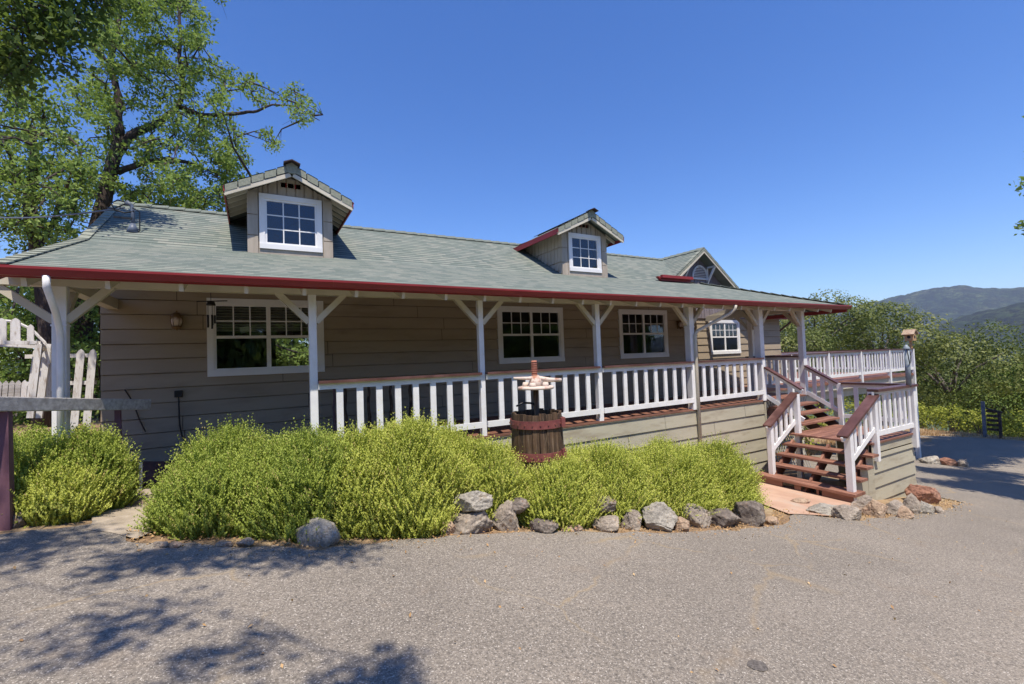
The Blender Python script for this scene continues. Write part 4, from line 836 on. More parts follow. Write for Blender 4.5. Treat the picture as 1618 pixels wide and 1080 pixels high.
E1 = [
 (497,860,64,40,'rock_pale','smooth pale oval boulder lying alone before the left half of the rosemary bed',.7),
 (45,824,42,28,'rock_tan','small pinkish stone at the foot of the hitching rail',.9),(12,832,36,24,'rock_dark','dark stone at the bottom left under the hitching rail',.9),
 (118,812,22,12,'rock_grey','small flat stone right of the pinkish one below the left rosemary',.8),
 (742,842,78,46,'rock_grey','broad cracked base stone under the stacked boulders in mid bed',.8),(797,838,50,50,'rock_grey','rounded grey stone right of the cracked base stone',.8),
 (704,842,34,18,'rock_tan','low tan stone left of the stacked boulders',.8),
 (858,842,46,30,'rock_dark','dark stone half hidden by rosemary right of the stack',.8),(905,840,36,14,'rock_tan','flat tan stone low under the overhanging middle rosemary',.8),
 (963,838,50,28,'rock_grey','wide grey stone under the dark lichen rock',.8),(1001,836,36,40,'rock_grey','upright narrow grey stone between wide stone and the white boulder',.8),
 (1047,838,66,56,'rock_pale','largest pale boulder of the right half of the border',.8),(1080,838,28,26,'rock_tan','small tan wedge stone right of the largest pale boulder',.8),
 (1104,832,52,50,'rock_grey','square grey boulder with a flat sunlit top',.8),(1148,832,66,38,'rock_dark','long dark lichen stone near the right end of the border',.8),
 (1190,830,52,54,'rock_dark','tall reddish dark boulder at the right end of the border',.8),(1221,828,24,15,'rock_tan','little tan stone ending the border on the right',.8),
 (250,866,24,12,'rock_grey','small grey stone at the left tip of the long bed',.8),(272,866,22,10,'rock_tan','second small stone from the left tip of the long bed',.8),
 (352,864,26,10,'rock_tan','flat buff stone under the front of the left rosemary clump',.8),(384,862,24,13,'rock_grey','little round stone between flat buff stone and pale boulder',.8),
 (1270,796,30,10,'rock_tan','flat stone on the edge of the terracotta pad',.9),(1312,815,60,17,'rock_pale','long flat pale stone left of the stone heap below the stairs',.8),
 (1346,822,52,22,'rock_grey','rounded grey stone in the drive side of the stair border',.8),(1372,806,40,26,'rock_grey','grey stone right below the end of the bottom tread',.8),
 (1392,817,40,34,'rock_tan','tan wedge stone below the landing corner',.8),(1420,814,38,26,'rock_grey','grey block stone below the middle of the landing skirt',.8),
 (1436,820,30,20,'rock_tan','small tan stone in front of the grey block',.8),(1446,812,34,34,'rock_grey','tilted blue grey slab below the right of the landing skirt',.8),
 (1467,812,28,24,'rock_pale','pale stone at the foot of the big rust boulder',.8),(1468,795,46,36,'rock_rust','large rust brown boulder at the landing corner',.9),(1486,811,22,12,'rock_grey','last small grey stone at the right of the stair border',.8),
]
for i, (px, yb, w_, h_, mt, lb, dp) in enumerate(E1): rock(px, yb, w_, h_, mt, lb, i+1, dp)
o = rock(750,842,60,38,'rock_pale','pale boulder stacked on top of the cracked base stone',60,.8, sink=.05, lift=.22); rock(817,836,44,28,'rock_dark','black and white lichen stone on top beside the stacked boulders',61,.8, lift=.16, sink=.1)
rock(958,832,50,34,'rock_dark','black lichen rock above the wide grey stone',62,.8, lift=.17, sink=.1)
for (px, dz, w_), lb, mt in zip(((1461,0,26),(1474,0,22),(1484,0,16)), ('pale stone, left of three in a small heap on the drive','rust stone in the middle of the small heap on the drive','grey stone, right of three in the small heap on the drive'), ('rock_pale','rock_rust','rock_grey')):
    p = Vector((21.7+(px-1461)*.035, 7.3-(px-1461)*.028, 0)); p.z = gh(p.x, p.y); o = rock(px, 800, w_, 10, mt, lb, px, .8, group='small heap of stones on the drive'); o.scale = (2.6,2.6,3.4); o.location = p+Vector((0,0,.08))
# ================================================================ PLANTS
rng = np.random.default_rng(5)
def unit(v): return v/np.maximum(np.linalg.norm(v, axis=-1, keepdims=True), 1e-9)
def leaves_mesh(name, C0, size, mat, parent, aspect=.55, up=.3, tone=None, droop=0, vary=.55):
    "one diamond leaf folded along its midrib per centre"
    n = len(C0); d = unit(rng.normal(size=(n,3))+np.array([0,0,-droop])); nn = unit(rng.normal(size=(n,3))+np.array([0,0,up*3])); s = unit(np.cross(d, nn)); k = size*(.6+.8*rng.random((n,1)))
    a = C0; b = C0+d*k; m_ = C0+d*k*.5; fold = nn*k*.10
    V = np.stack([a, m_+s*k*aspect*.5+fold, b, m_-s*k*aspect*.5+fold], 1).reshape(-1, 3); I = np.arange(n*4).reshape(n, 4)
    return fast_mesh(name, V, I, mat, parent, (.22+vary*rng.random(n)) if tone is None else tone)
def rosemary(cx, cy, rx, ry, h, nspr, mat, label, seed, grp='rosemary bushes in the long bed', bias=(0,0)):
    nspr = int(nspr*1.9)
    r = np.random.default_rng(seed); z0 = gh(cx, cy); root = thing('rosemary_bush', (cx, cy, z0), label, 'bush', grp)
    u = r.random(nspr)**.5; th = r.random(nspr)*2*np.pi; el_ = np.arccos(1-r.random(nspr)*1.0)   # 0 = up
    el_ = np.where(r.random(nspr) < .35, el_*1.0, el_)
    dirx, diry, dirz = np.sin(el_)*np.cos(th), np.sin(el_)*np.sin(th), np.cos(el_)
    lump = np.array([1+.20*noise.noise(Vector((a*2.2+seed, b*2.2, c*2.2))) for a, b, c in zip(dirx, diry, dirz)])
    out = np.stack([dirx, diry, dirz], 1); S = np.stack([cx+dirx*rx*lump, cy+diry*ry*lump, z0+.03+np.maximum(dirz, .0)*h*lump], 1)
    L = (.18+.20*r.random(nspr))*(.75+.5*(h/.8)); L = np.where(r.random(nspr) < .16, L*1.6, L)
    g = unit(out*np.array([.42,.42,.2])+np.array([bias[0], bias[1], 1.0])+r.normal(size=(nspr,3))*.13)
    base = S-g*L[:,None]*.75; m = 17; ts = np.linspace(.05, 1, m)
    curve = r.normal(size=(nspr,3))*.05
    P = base[:,None,:]+g[:,None,:]*(L[:,None]*ts)[:,:,None]+curve[:,None,:]*(ts**2)[None,:,None]
    V = []; tone = []
    for k in range(4):
        a = unit(r.normal(size=(nspr, m, 3))); a = unit(a-g[:,None,:]*np.sum(a*g[:,None,:], -1, keepdims=True)); d = unit(a*.62+g[:,None,:]*.85); ll = (.031*(1.2-.55*ts))[None,:,None]*(.8+.5*r.random((nspr, m, 1)))
        w_ = unit(np.cross(d, g[:,None,:]+.3*a))*ll*.21
        V.append(np.stack([P-w_, P+w_, P+d*ll], 2).reshape(-1, 3)); tt = .22+.48*ts[None,:]+.26*r.random((nspr, 1))+np.where(r.random((nspr,1)) < .045, .7, 0); tone.append(tt.ravel())
    V = np.concatenate(V); I = np.arange(len(V)).reshape(-1, 3); fast_mesh('foliage', V, I, M[mat], root, np.concatenate(tone))
    s = MB()
    for _ in range(16):
        a = r.random()*6.283; e = r.random()*.8; s.tube([(cx+.1*math.cos(a), cy+.1*math.sin(a), z0-.03), (cx+rx*.5*e*math.cos(a), cy+ry*.5*e*math.sin(a), z0+h*.4), (cx+rx*.75*e*math.cos(a), cy+ry*.75*e*math.sin(a), z0+h*.78)], [.014,.009,.004], 5)
    s.obj('stem', M['twig'], root); return root
RO = [
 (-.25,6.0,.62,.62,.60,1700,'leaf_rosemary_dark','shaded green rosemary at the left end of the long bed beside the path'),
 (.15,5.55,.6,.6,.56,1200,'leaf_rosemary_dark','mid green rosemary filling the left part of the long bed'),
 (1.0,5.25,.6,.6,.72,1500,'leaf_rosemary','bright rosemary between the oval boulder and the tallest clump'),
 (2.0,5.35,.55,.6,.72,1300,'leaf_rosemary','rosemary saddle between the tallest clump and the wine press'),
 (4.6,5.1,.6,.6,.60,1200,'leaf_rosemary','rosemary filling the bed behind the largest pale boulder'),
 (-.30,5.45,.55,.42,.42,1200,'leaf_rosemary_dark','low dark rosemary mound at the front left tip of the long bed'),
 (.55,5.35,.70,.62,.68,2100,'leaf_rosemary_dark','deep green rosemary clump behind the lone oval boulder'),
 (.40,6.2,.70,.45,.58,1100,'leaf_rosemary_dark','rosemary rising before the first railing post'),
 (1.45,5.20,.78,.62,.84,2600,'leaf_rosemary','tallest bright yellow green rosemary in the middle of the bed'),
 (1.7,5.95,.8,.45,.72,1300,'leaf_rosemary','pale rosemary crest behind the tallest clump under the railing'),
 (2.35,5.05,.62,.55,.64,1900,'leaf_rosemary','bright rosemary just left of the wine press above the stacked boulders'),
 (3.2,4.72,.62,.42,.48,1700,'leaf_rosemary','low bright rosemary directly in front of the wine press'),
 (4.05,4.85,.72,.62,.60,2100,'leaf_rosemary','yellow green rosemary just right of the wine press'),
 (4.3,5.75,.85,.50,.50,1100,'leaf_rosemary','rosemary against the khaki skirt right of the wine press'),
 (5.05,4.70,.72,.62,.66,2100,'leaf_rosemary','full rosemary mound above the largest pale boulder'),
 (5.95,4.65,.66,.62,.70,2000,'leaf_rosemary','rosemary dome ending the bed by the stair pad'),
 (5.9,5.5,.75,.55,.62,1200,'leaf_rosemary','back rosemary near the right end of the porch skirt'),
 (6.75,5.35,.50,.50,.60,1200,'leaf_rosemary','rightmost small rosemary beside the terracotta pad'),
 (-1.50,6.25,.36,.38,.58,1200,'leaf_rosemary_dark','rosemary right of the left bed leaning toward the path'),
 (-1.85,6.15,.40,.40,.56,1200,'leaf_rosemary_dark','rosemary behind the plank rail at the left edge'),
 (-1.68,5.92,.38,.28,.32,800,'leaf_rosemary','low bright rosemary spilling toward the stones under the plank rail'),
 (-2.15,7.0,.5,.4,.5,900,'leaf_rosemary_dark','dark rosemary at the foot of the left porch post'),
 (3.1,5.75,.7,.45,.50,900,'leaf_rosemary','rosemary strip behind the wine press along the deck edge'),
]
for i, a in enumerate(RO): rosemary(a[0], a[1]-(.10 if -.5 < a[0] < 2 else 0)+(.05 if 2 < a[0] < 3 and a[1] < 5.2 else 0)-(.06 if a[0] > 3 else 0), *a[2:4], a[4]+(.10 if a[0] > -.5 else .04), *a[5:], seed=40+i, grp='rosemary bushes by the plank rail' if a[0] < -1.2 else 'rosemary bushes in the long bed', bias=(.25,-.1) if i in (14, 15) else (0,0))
# dry leaf litter along the border
n = 2600; xs = rng.uniform(-1, 12.2, n); off = -np.abs(rng.normal(size=n))*.20+.12; ys = np.array([edge(x) for x in xs])+off
P = np.stack([xs, ys, np.array([gh(a, b) for a, b in zip(xs, ys)])+.008], 1)
n2 = 260; P2 = np.stack([rng.uniform(-3, 12, n2), rng.uniform(1.2, 4.8, n2), np.zeros(n2)], 1); P2[:,2] = [gh(a, b)+.008 for a, b in P2[:,:2]]; P2 = P2[[a[1] < edge(a[0])+.1 for a in P2]]
tag(leaves_mesh('leaf_litter', np.concatenate([P, P2]), .026, M['litter'], None, .6, 1.2), kind='stuff')
# dry grass tufts on the verge beyond the drive
n = 9000; xs = rng.uniform(13, 34, n); ys = np.array([max(edge(min(x, 31.9)), 0) for x in xs])+np.abs(rng.normal(size=n))*.9; xs = np.where(xs > 30.5, 30.9+np.abs(rng.normal(size=n))*.6, xs); ys = np.where(xs > 30.5, rng.uniform(0, 11, n), ys)
base = np.stack([xs, ys, [gh(a, b)-.02 for a, b in zip(xs, ys)]], 1); d = rng.normal(size=(n,3))*.06+np.array([0,0,.16])*(.5+rng.random((n,1))); sd = unit(rng.normal(size=(n,3)))*.012
tag(fast_mesh('dry_grass', np.stack([base-sd, base+sd, base+d], 1).reshape(-1, 3), np.arange(3*n).reshape(-1, 3), M['litter'], None, rng.random(n)), kind='stuff')
# ---------------------------------------------------------------- trees
def clump_leaves(centres, radii, per, flat=.75, r=rng):
    P = []
    for c, a in zip(centres, radii):
        n = max(6, int(per*(a/.35)**2)); v = unit(r.normal(size=(n,3)))*(r.random((n,1))**.45)*a; v[:,2] *= flat; P.append(c+v)
    return np.concatenate(P)
def pix_tree(label, limbs, blobs, Y, dY, leaf, size, per, mat, barkm, cr=(.28,.45), dens=1.0, seed=1, grp='oaks behind the house', root_xy=None, up=.4):
    "tree modelled from the shape of its limbs; foliage clumps spread through depth dY around Y"
    r = np.random.default_rng(seed); first = Vector(onY(*limbs[0][0][0], Y)); root = thing('oak_tree', (first.x, first.y, gh(first.x, first.y)), label, 'tree', grp)
    t = MB(); nodes = []
    for pts, r0, r1 in limbs:
        P = [Vector(onY(a, b, Y+(c if len(q) > 2 else 0))) for q in pts for a, b, c in [(q+(0,))[:3]]]
        if pts is limbs[0][0]: P = [Vector((P[0].x-.1, P[0].y, gh(P[0].x, P[0].y)-.2))]+P
        Q = []
        for i in range(len(P)-1):
            for k in range(3): Q.append(P[i].lerp(P[i+1], k/3)+Vector((noise.noise(P[i]*3+Vector((k,0,0))), noise.noise(P[i]*3+Vector((0,k,5))), 0))*.05*(1 if k else 0))
        Q.append(P[-1]); n = len(Q); t.tube(Q, [r0+(r1-r0)*i/(n-1) for i in range(n)], 9); nodes += [tuple(q) for q in Q[1 if pts is limbs[0][0] else 0:]]
    nodes = np.array(nodes); cen = []; rad = []
    for bx, by, rx, ry in blobs:
        area = rx*ry*3.14/(pxm(onY(bx, by, Y))**2); k = max(3, int(area*dens*13))
        for _ in range(k):
            u = math.sqrt(r.random()); a = r.random()*6.283; yy = Y+r.normal()*dY*.5; c = onY(bx+rx*u*math.cos(a), by+ry*u*math.sin(a), Y); c = c*(yy/Y); cen.append(c); rad.append(r.uniform(*cr))
    cen = np.array(cen)
    order = np.argsort([np.min(np.linalg.norm(nodes-c, axis=1)) for c in cen])
    for i in order:                                     # a branch from the nearest wood to every clump
        c = cen[i]; dd = np.linalg.norm(nodes-c, axis=1); j = int(np.argmin(dd)); a = Vector(nodes[j]); b = Vector(c); L = (b-a).length
        mid = a.lerp(b, .5)+Vector((r.normal(), r.normal(), r.normal()*.6+.4))*L*.10; t.tube([a, mid, b], [.012+.018*min(L, 1.5), .009+.008*min(L,1.5), .005], 5, False); nodes = np.vstack([nodes, [tuple(mid), tuple(b)]])
        for _ in range(2): e = b+Vector(r.normal(size=3))*rad[i]*.7; t.tube([mid, e], [.007,.003], 3, False)
    t.obj('trunk', M[barkm], root, True); leaves_mesh('crown', clump_leaves(cen, rad, per, r=r), size, M[mat], root, up=up, tone=None); return root
A_l = [([(135,430),(150,370),(160,330),(172,280),(182,245),(190,215)], .20, .14), ([(190,215),(186,180),(187,150),(178,120),(175,100),(186,60),(190,10),(200,-60)], .11, .03),
 ([(184,245),(207,213),(230,203),(253,193),(275,175),(285,160),(290,133),(283,90),(284,40),(278,-20)], .12, .03), ([(282,168),(320,182),(362,180),(384,178),(407,175),(430,165),(467,167),(505,190)], .075, .012),
 ([(185,272),(217,260),(267,250),(300,257),(333,270),(380,278)], .09, .02), ([(175,100),(150,75),(160,40),(150,0)], .05, .02), ([(207,213),(235,232),(262,225),(280,205)], .05, .02), ([(362,180),(368,205),(400,215),(430,226)], .03, .008)]
A_b = [(200,60,60,55),(270,30,55,45),(312,85,30,42),(245,120,60,55),(325,140,38,38),(292,200,50,40),(345,215,35,32),(365,250,28,24),(325,290,55,35),(250,290,55,45),(205,210,40,60),(150,120,45,75),(160,260,35,55),(125,330,40,45),(388,130,26,16),(408,150,22,12),(462,160,20,22),(492,183,18,15),(412,203,12,12),(428,226,9,6),(395,290,25,22),(345,322,50,24),(395,312,25,18),(295,330,50,25),(362,275,30,25),(240,330,50,30),(225,-20,80,40),(300,-20,50,40),(362,120,14,10)]
pix_tree('tall spreading oak behind the left roof end, one long limb reaching right', A_l, A_b, 16, 2.6, 'leaf', .100, 105, 'leaf_oak', 'bark', (.17,.36), 1.0, 3)
B_l = [([(75,520),(66,440),(58,390),(47,345),(48,300),(56,250),(50,200)], .17, .07), ([(58,390),(85,350),(95,320),(110,280)], .07, .03), ([(48,300),(20,260),(5,220)], .06, .02)]
B_b = [(60,240,60,50),(40,300,50,50),(95,320,45,50),(30,375,50,40),(105,385,40,30),(100,270,40,40),(15,330,40,50),(70,190,60,40),(-30,260,50,80),(10,140,60,50)]
pix_tree('dark stemmed slender oak left of the roof hip behind the porch', B_l, B_b, 14, 2.2, 'leaf', .095, 85, 'leaf_oak', 'bark', (.2,.38), 1.0, 4)
Cc_l = [([(40,700),(35,640),(40,580),(50,520)], .12, .05), ([(40,600),(80,560),(110,520)], .05, .02)]
Cc_b = [(40,480,60,50),(60,560,70,60),(130,500,50,60),(130,600,50,70),(30,640,60,50),(-30,560,60,90),(120,680,60,30),(180,560,60,80),(100,450,60,30)]
pix_tree('low dense green tree behind the pickets at the left', Cc_l, Cc_b, 17, 3, 'leaf', .11, 55, 'leaf_oak', 'bark', (.28,.5), 1.3, 6)
D_l = [([(470,700),(465,600),(470,520)], .12, .05)]; D_b = [(465,540,60,50),(450,600,70,50),(500,500,60,40),(420,560,60,50)]
pix_tree('leafy tree seen through the open lower sash of the wide window', D_l, D_b, 19, 2.5, 'leaf', .14, 36, 'leaf_bright', 'bark', (.3,.5), 1.3, 8)
# near oak left of the drive: trunk out of the picture, boughs over the roof corner and the drive
def shade_tree(label, base, limbs, clumps, size, per, mat, seed, grp, crr=(.25,.45)):
    r = np.random.default_rng(seed); root = thing('oak_tree', (base[0], base[1], gh(*base[:2])), label, 'tree', grp); t = MB(); nodes = []
    for pts, r0, r1 in limbs:
        P = [Vector(p) for p in pts]; Q = []
        for i in range(len(P)-1):
            for k in range(4): Q.append(P[i].lerp(P[i+1], k/4)+Vector((noise.noise(P[i]+Vector((k,0,0))), noise.noise(P[i]+Vector((0,k,5))), 0))*.12*(1 if k else 0))
        Q.append(P[-1]); n = len(Q); t.tube(Q, [r0+(r1-r0)*i/(n-1) for i in range(n)], 10); nodes += [tuple(q) for q in Q[3:]]
    nodes = np.array(nodes); cen = []; rad = []
    for cx, cy, cz, rx, ry, rz, k in clumps:
        for _ in range(int(k*2.6)): v = unit(r.normal(size=3))*r.random()**.5; cen.append((cx+v[0]*rx, cy+v[1]*ry, cz+v[2]*rz)); rad.append(r.uniform(*crr))
    cen = np.array(cen)
    for c in cen:
        dd = np.linalg.norm(nodes-c, axis=1); j = int(np.argmin(dd)); a = Vector(nodes[j]); b = Vector(c); L = (b-a).length; mid = a.lerp(b, .5)+Vector(r.normal(size=3))*L*.08
        t.tube([a, mid, b], [.009+.004*min(L,2), .008+.003*min(L,2), .004], 5, False); nodes = np.vstack([nodes, [tuple(mid), tuple(b)]])
    t.obj('trunk', M['bark'], root, True); leaves_mesh('crown', clump_leaves(cen, rad, per, r=r), size, M[mat], root, up=.4); return root
shade_tree('dark near oak whose leafy bough hangs into the upper left corner', (-5.6,5.5), [([(-5.6,5.5,-1.6),(-5.5,5.6,1),(-5.3,5.8,3)], .28, .2), ([(-5.3,5.8,3),(-4.2,7.2,4.6),(-3.0,8.3,5.2),(-2.3,8.6,5.3)], .10, .02), ([(-5.3,5.8,3),(-4.6,4.3,5),(-3.4,3.1,5.7),(-2.4,2.2,5.9),(-1.2,1.7,5.9)], .02, .006), ([(-3.4,3.1,5.7),(-2.2,1.2,5.9),(-.9,.2,5.8)], .010, .005)],
 [(-2.55,8.5,4.9,.55,.8,.75,34),(-2.1,8.5,5.6,.5,.6,.6,20),(-2.95,8.6,4.2,.35,.5,.5,12),(-3.6,3.0,5.5,1.0,.5,.5,20),(-2.6,2.1,5.6,.9,.40,.4,18),(-1.4,1.55,5.6,.65,.30,.3,11),(-.55,1.3,5.6,.60,.26,.2,11),(-.42,-.55,5.5,.36,.20,.2,5),(-.95,-.05,5.5,.32,.14,.2,2),(-1.5,.45,5.5,.5,.2,.2,3),(-2.8,.6,5.5,.7,.3,.3,5),(-4.6,6.2,5.5,1.1,1.0,.9,22)], .088, 55, 'leaf_dark', 21, 'oaks shading the drive', (.2,.36))
shade_tree('oak right of the drive with a few dark leaves entering the right edge', (18.5,.6), [([(18.5,.6,-4.2),(18.4,.7,-1),(18.5,.8,1.5)], .3, .2), ([(18.5,.8,1.5),(18,1.8,3.2),(17.6,2.6,4.2)], .12, .03), ([(18.5,.8,1.5),(19.5,1.2,3.5),(20,2.2,4.8)], .12, .03), ([(18.5,.8,1.5),(16.6,1.2,3.4),(15.2,1.4,4.2)], .1, .03)],
 [(18.2,2.2,3.9,1.8,1.0,1.2,110),(15.5,1.0,3.9,1.9,.8,.8,90),(14.2,.5,3.6,.7,.6,.5,20),(20.5,1.8,4.2,1.6,1.1,1.2,40),(18.3,3.45,3.1,.35,.30,.25,3),(18.3,3.45,4.2,.3,.3,.3,2),(14.4,1.6,4.0,.8,.8,.6,14)], .13, 30, 'leaf_oak', 22, 'oaks shading the drive', (.28,.5))
shade_tree('tall oak beyond the right edge shading the bend of the drive', (27.5,1.8), [([(27.5,1.8,-4.9),(27.4,1.9,0),(27.5,2.0,3)], .4, .25), ([(27.5,2,3),(26,3,6),(25,3.6,7.5)], .15, .04), ([(27.5,2,3),(29,2.6,6),(30,3,8)], .15, .04)],
 [(26.5,2.8,7.0,3.2,2.0,1.8,130),(29.5,2.6,7.2,2.2,1.9,1.6,70),(23.0,2.8,6.6,1.9,1.4,1.2,65)], .18, 26, 'leaf_oak', 23, 'oaks shading the drive', (.4,.65))
# rounded live oaks on the slope to the right
def round_tree(x, y, r_, h, mat, label, seed, top=None, size=.16, nc=150, per=46, grp='trees below the deck'):
    rg_ = np.random.default_rng(seed); z0 = gh(x, y); zc = (top-h*.44) if top is not None else z0+h*.6; root = thing('oak_tree', (x, y, z0), label, 'tree', grp); t = MB(); c = np.array([x, y, zc]); nodes = []
    t.tube([(x,y,z0-.3),(x+.1,y,z0+(zc-z0)*.5),(x,y,zc)], [.28*r_/4,.2*r_/4,.12*r_/4], 8)
    for k in range(7): a = k*.9; e = c+np.array([math.cos(a)*r_*.6, math.sin(a)*r_*.6, h*.2]); t.tube([(x,y,zc-h*.15), tuple((c+e)/2+np.array([0,0,-.1])), tuple(e)], [.1*r_/4,.06*r_/4,.03], 6, False)
    t.obj('trunk', M['bark2'], root, True)
    lob = []                                            # rounded lobes of foliage, leaves on their shells
    for i in range(22):
        v = unit(rg_.normal(size=3)); v[2] = abs(v[2])*1.0-.25; v = unit(v); q = rg_.uniform(.50, .72); lob.append((c+v*np.array([r_, r_, h*.48])*q, r_*rg_.uniform(.26, .44)))
    lob.append((c+np.array([0,0,h*.05]), r_*.6)); P = []; Nn = []; Tn = []; tot = int(nc*per*2.8)
    ws = np.array([l[1]**2 for l in lob]); ws = ws/ws.sum()
    for (cc, a_), w_ in zip(lob, ws):
        n = int(tot*w_); v = unit(rg_.normal(size=(n,3))); rr_ = a_*(.80+.26*rg_.random((n,1)))*(1+.14*np.sin(v[:,:1]*9+seed)*np.cos(v[:,1:2]*8)+.10*np.sin(v[:,2:3]*17+v[:,:1]*13)); p = cc+v*rr_*np.array([1,1,.85]); P.append(p); Nn.append(v); Tn.append(np.full(n, rg_.uniform(.1,.75)))
    P = np.concatenate(P); Nn = np.concatenate(Nn); Tn = np.concatenate(Tn); keep = np.ones(len(P), bool)
    for cc, a_ in lob: keep &= np.linalg.norm((P-cc)/np.array([1,1,.85]), axis=1) > a_*.70
    P = P[keep]; Nn = Nn[keep]; Tn = Tn[keep]; n = len(P); nn = unit(Nn+rg_.normal(size=(n,3))*.36); d = unit(np.cross(nn, rg_.normal(size=(n,3)))); sd = np.cross(nn, d); k = size*.72*(.6+.8*rg_.random((n,1)))
    V = np.stack([P-d*k*.5, P+sd*k*.32+nn*k*.08, P+d*k*.5, P-sd*k*.32+nn*k*.08], 1).reshape(-1, 3); fast_mesh('crown', V, np.arange(4*n).reshape(n, 4), M[mat], root, Tn+rg_.random(n)*.25); return root
RT = [(32.5,16.4,3.8,7,'leaf_live','round olive green oak rising above the far end of the porch roof',3.4,.2,210),
 (27.5,15.6,2.6,5,'leaf_live','smaller oak showing just right of the last porch post',1.6,.17,130),
 (37,14.6,4.0,7,'leaf_live','oak with dark limbs between the round oak and the birdhouse',2.9,.2,200),
 (38.5,11.6,4.3,7.6,'leaf_live','broad oak with a dark hollow right behind the birdhouse',1.0,.2,230),
 (44,12.6,4.4,7,'leaf_live','oak dome right of the broad oak on the skyline of the slope',-.7,.22,190),
 (40,9.0,3.9,6.4,'leaf_bright','bright green leafy tree behind the garden gate',-1.8,.19,200),
 (46,9.6,4.2,6,'leaf_bright','pale green tree near the right edge above the gate',-2.2,.22,170),
 (38.5,6.6,3.0,5,'leaf_bright','bushy tree at the right edge behind the vine hedge',-2.7,.18,140),
 (26,18.5,3.2,6,'leaf_live','olive oak glimpsed under the porch roof beyond the wing',1.0,.2,130),
 (52,14,5,7,'leaf_live','hazy oak further down behind the oak dome',-1.8,.28,130),(58,11.5,5,7,'leaf_live','small looking oak low on the slope near the right edge',-3.4,.3,120),
 (70,16,6,8,'leaf_live','distant grey green oak on the valley side',-5.0,.4,110),(66,24,6,9,'leaf_live','distant oak behind the skyline trees',-2.6,.4,110),(48,20,5,8,'leaf_live','oak filling the gap behind the deck railing',.3,.28,140)]
for i, (x, y, r_, h, mt, lb, top, sz, nc) in enumerate(RT): round_tree(x, y, r_, h, mt, lb, 70+i, top, sz, nc)
# vine hedge along the verge: single bushes
VH = [(32.6,11.2,'vine bush at the left end of the hedge beside the deck post'),(32.8,9.9,'second yellow green vine bush from the deck post'),(32.9,8.9,'vine bush just left of the gate post'),(33.2,6.9,'vine bush right of the gate'),(33.2,5.8,'rightmost vine bush of the hedge in view'),(32.0,12.6,'vine bush half hidden behind the landing railing'),(30.8,13.6,'vine bush seen under the raised deck'),(28,14.2,'leafy vine bush in the shade under the raised deck')]
for i, (x, y, lb) in enumerate(VH):
    z0 = gh(x, y); root = thing('vine_bush', (x, y, z0), lb, 'bush', 'vine bushes along the verge'); cen = np.stack([x+rng.normal(size=34)*.5, y+rng.normal(size=34)*.55, z0+.2+rng.random(34)*1.15], 1)
    leaves_mesh('foliage', clump_leaves(cen, [.3]*34, 34), .13, M['leaf_vine'] if i != 5 else M['leaf_bright'], root, up=.5); t = MB()
    for k in range(4): a = k*1.6; t.tube([(x,y,z0-.1),(x+.3*math.cos(a),y+.3*math.sin(a),z0+.8)], [.04,.015], 5)
    t.obj('stem', M['bark2'], root)
for i, (x, y, lb) in enumerate([(14.2,8.9,'low green weed under the near end of the raised deck'),(15.0,8.6,'bright weed seen between the landing railing balusters'),(16.6,9.3,'weed patch further under the raised deck')]):
    z0 = gh(x, y); cen = np.stack([x+rng.normal(size=16)*.35, y+rng.normal(size=16)*.3, z0+.15+rng.random(16)*.9], 1); root = thing('weed', (x, y, z0), lb, 'plant', 'weeds under the raised deck'); leaves_mesh('foliage', clump_leaves(cen, [.25]*16, 34), .09, M['leaf_vine'], root)
# woods far down the slope
cen = []
for _ in range(900):
    a = R_(rng.uniform(25, 88)); r_ = rng.uniform(80, 420); x, y = r_*math.sin(a), r_*math.cos(a); cen.append((x, y, gh(x, y)+rng.uniform(1, 6)))
cen = np.array(cen); tag(leaves_mesh('woods', clump_leaves(cen, list(rng.uniform(3, 5.5, len(cen))), .32), 1.6, M['leaf_live'], None, .8, .6), kind='stuff')

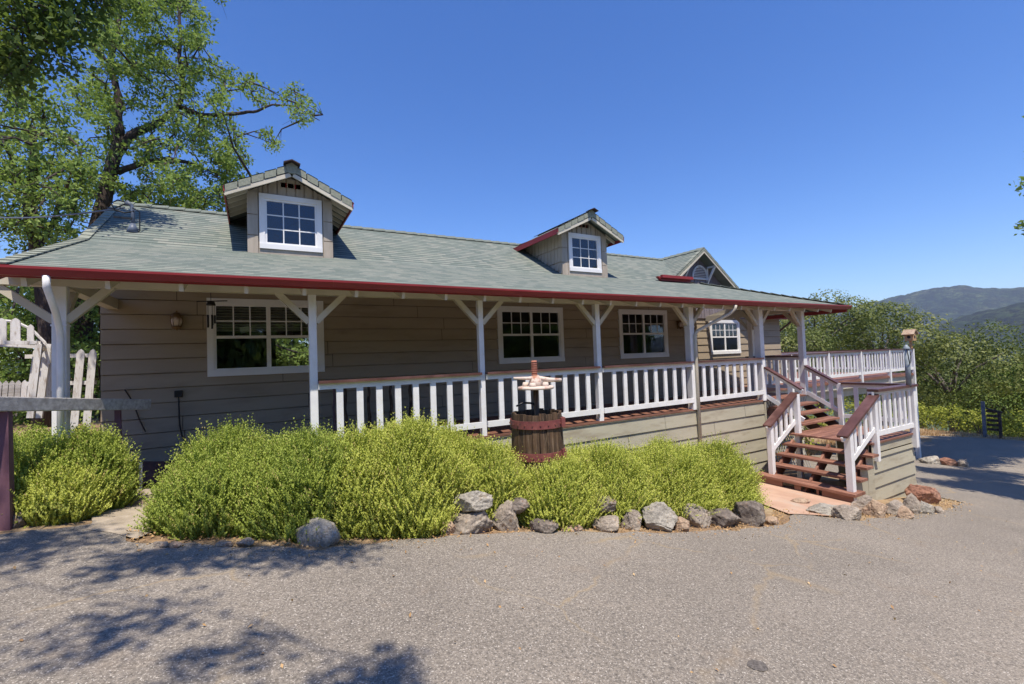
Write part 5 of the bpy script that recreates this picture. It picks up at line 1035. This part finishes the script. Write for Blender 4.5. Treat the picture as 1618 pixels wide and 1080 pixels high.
# oaks across the drive, mirrored in the window panes
for i, (x, y, r_, h) in enumerate([(-9.5,-13,5.4,8.6),(-1.5,-13.5,5.6,9),(6.5,-13,5.4,8.6),(14.5,-13,5.2,8.4),(23,-12,5.2,8.4),(-15,-3,4,8)]):
    round_tree(x, y, r_, h, 'leaf_oak', ['oak behind the viewer at the path side','oak behind the viewer facing the wide window','oak behind the viewer facing the wine press','oak behind the viewer facing the stairs','oak behind the viewer at the bend of the drive','oak left behind the viewer'][i], 120+i, 5.0, .8, 90, 60, 'oaks across the drive')
hz, t, b = newmat('valley haze'); t.nodes.remove(b); pv = N(t, 'ShaderNodeVolumePrincipled'); pv.inputs['Color'].default_value = (.66,.80,1,1); pv.inputs['Density'].default_value = .0001; pv.inputs['Anisotropy'].default_value = .2
t.links.new(pv.outputs[0], t.nodes['Material Output'].inputs['Volume'])
s = MB(); s.box(-7800, 7800, -7800, 7800, -420, 620); tag(s.obj('haze', hz, None), kind='stuff')

# strap-leaved plants behind the plank rail
for (px, Y, n_), lb in zip(((35,9.0,60),(100,8.9,50),(165,9.3,50)), ('pale strap leaved plant left of the porch post behind the plank rail','strap leaved plant right beside the white porch post','dry strap leaved plant against the left house corner')):
    p = onY(px, 690, Y); root = thing('strap_leaf_plant', (p[0], p[1], -1.2), lb, 'plant', 'strap leaved plants in the raised bed'); V = []
    for _ in range(n_):
        a = rng.random()*6.283; L = rng.uniform(.25, .5); d = np.array([math.cos(a), math.sin(a), 0]); sd = np.array([-d[1], d[0], 0])*.012; b0 = np.array([p[0]+rng.normal()*.12, p[1]+rng.normal()*.12, -1.2])
        q = [b0, b0+d*L*.25+[0,0,L*.7], b0+d*L*.6+[0,0,L*.95], b0+d*L*.95+[0,0,L*.75]]
        for i in range(3): V += [q[i]-sd*(1-i*.25), q[i]+sd*(1-i*.25), q[i+1]+sd*(.75-i*.25), q[i+1]-sd*(.75-i*.25)]
    V = np.array(V); fast_mesh('blade', V, np.arange(len(V)).reshape(-1, 4), M['leaf_vine'], root, rng.random(len(V)//4))

for (px, py), rr_ in (((1197,1053), .052),):
    p = onG(px, py); bm = bmesh.new(); bm.faces.new([bm.verts.new((p[0]+rr_*(1+.35*noise.noise(Vector((a*1.3,px,0))))*math.cos(a)*1.2, p[1]+rr_*(1+.35*noise.noise(Vector((a*1.3,px,3))))*math.sin(a), gh(p[0]+rr_*math.cos(a)*1.2, p[1])+.008)) for a in np.linspace(0, 6.283, 25)[:-1]]); me = bpy.data.meshes.new('stain'); bm.to_mesh(me); bm.free(); me.materials.append(M['stain']); o = bpy.data.objects.new('stain', me); C.objects.link(o); tag(o, kind='structure')
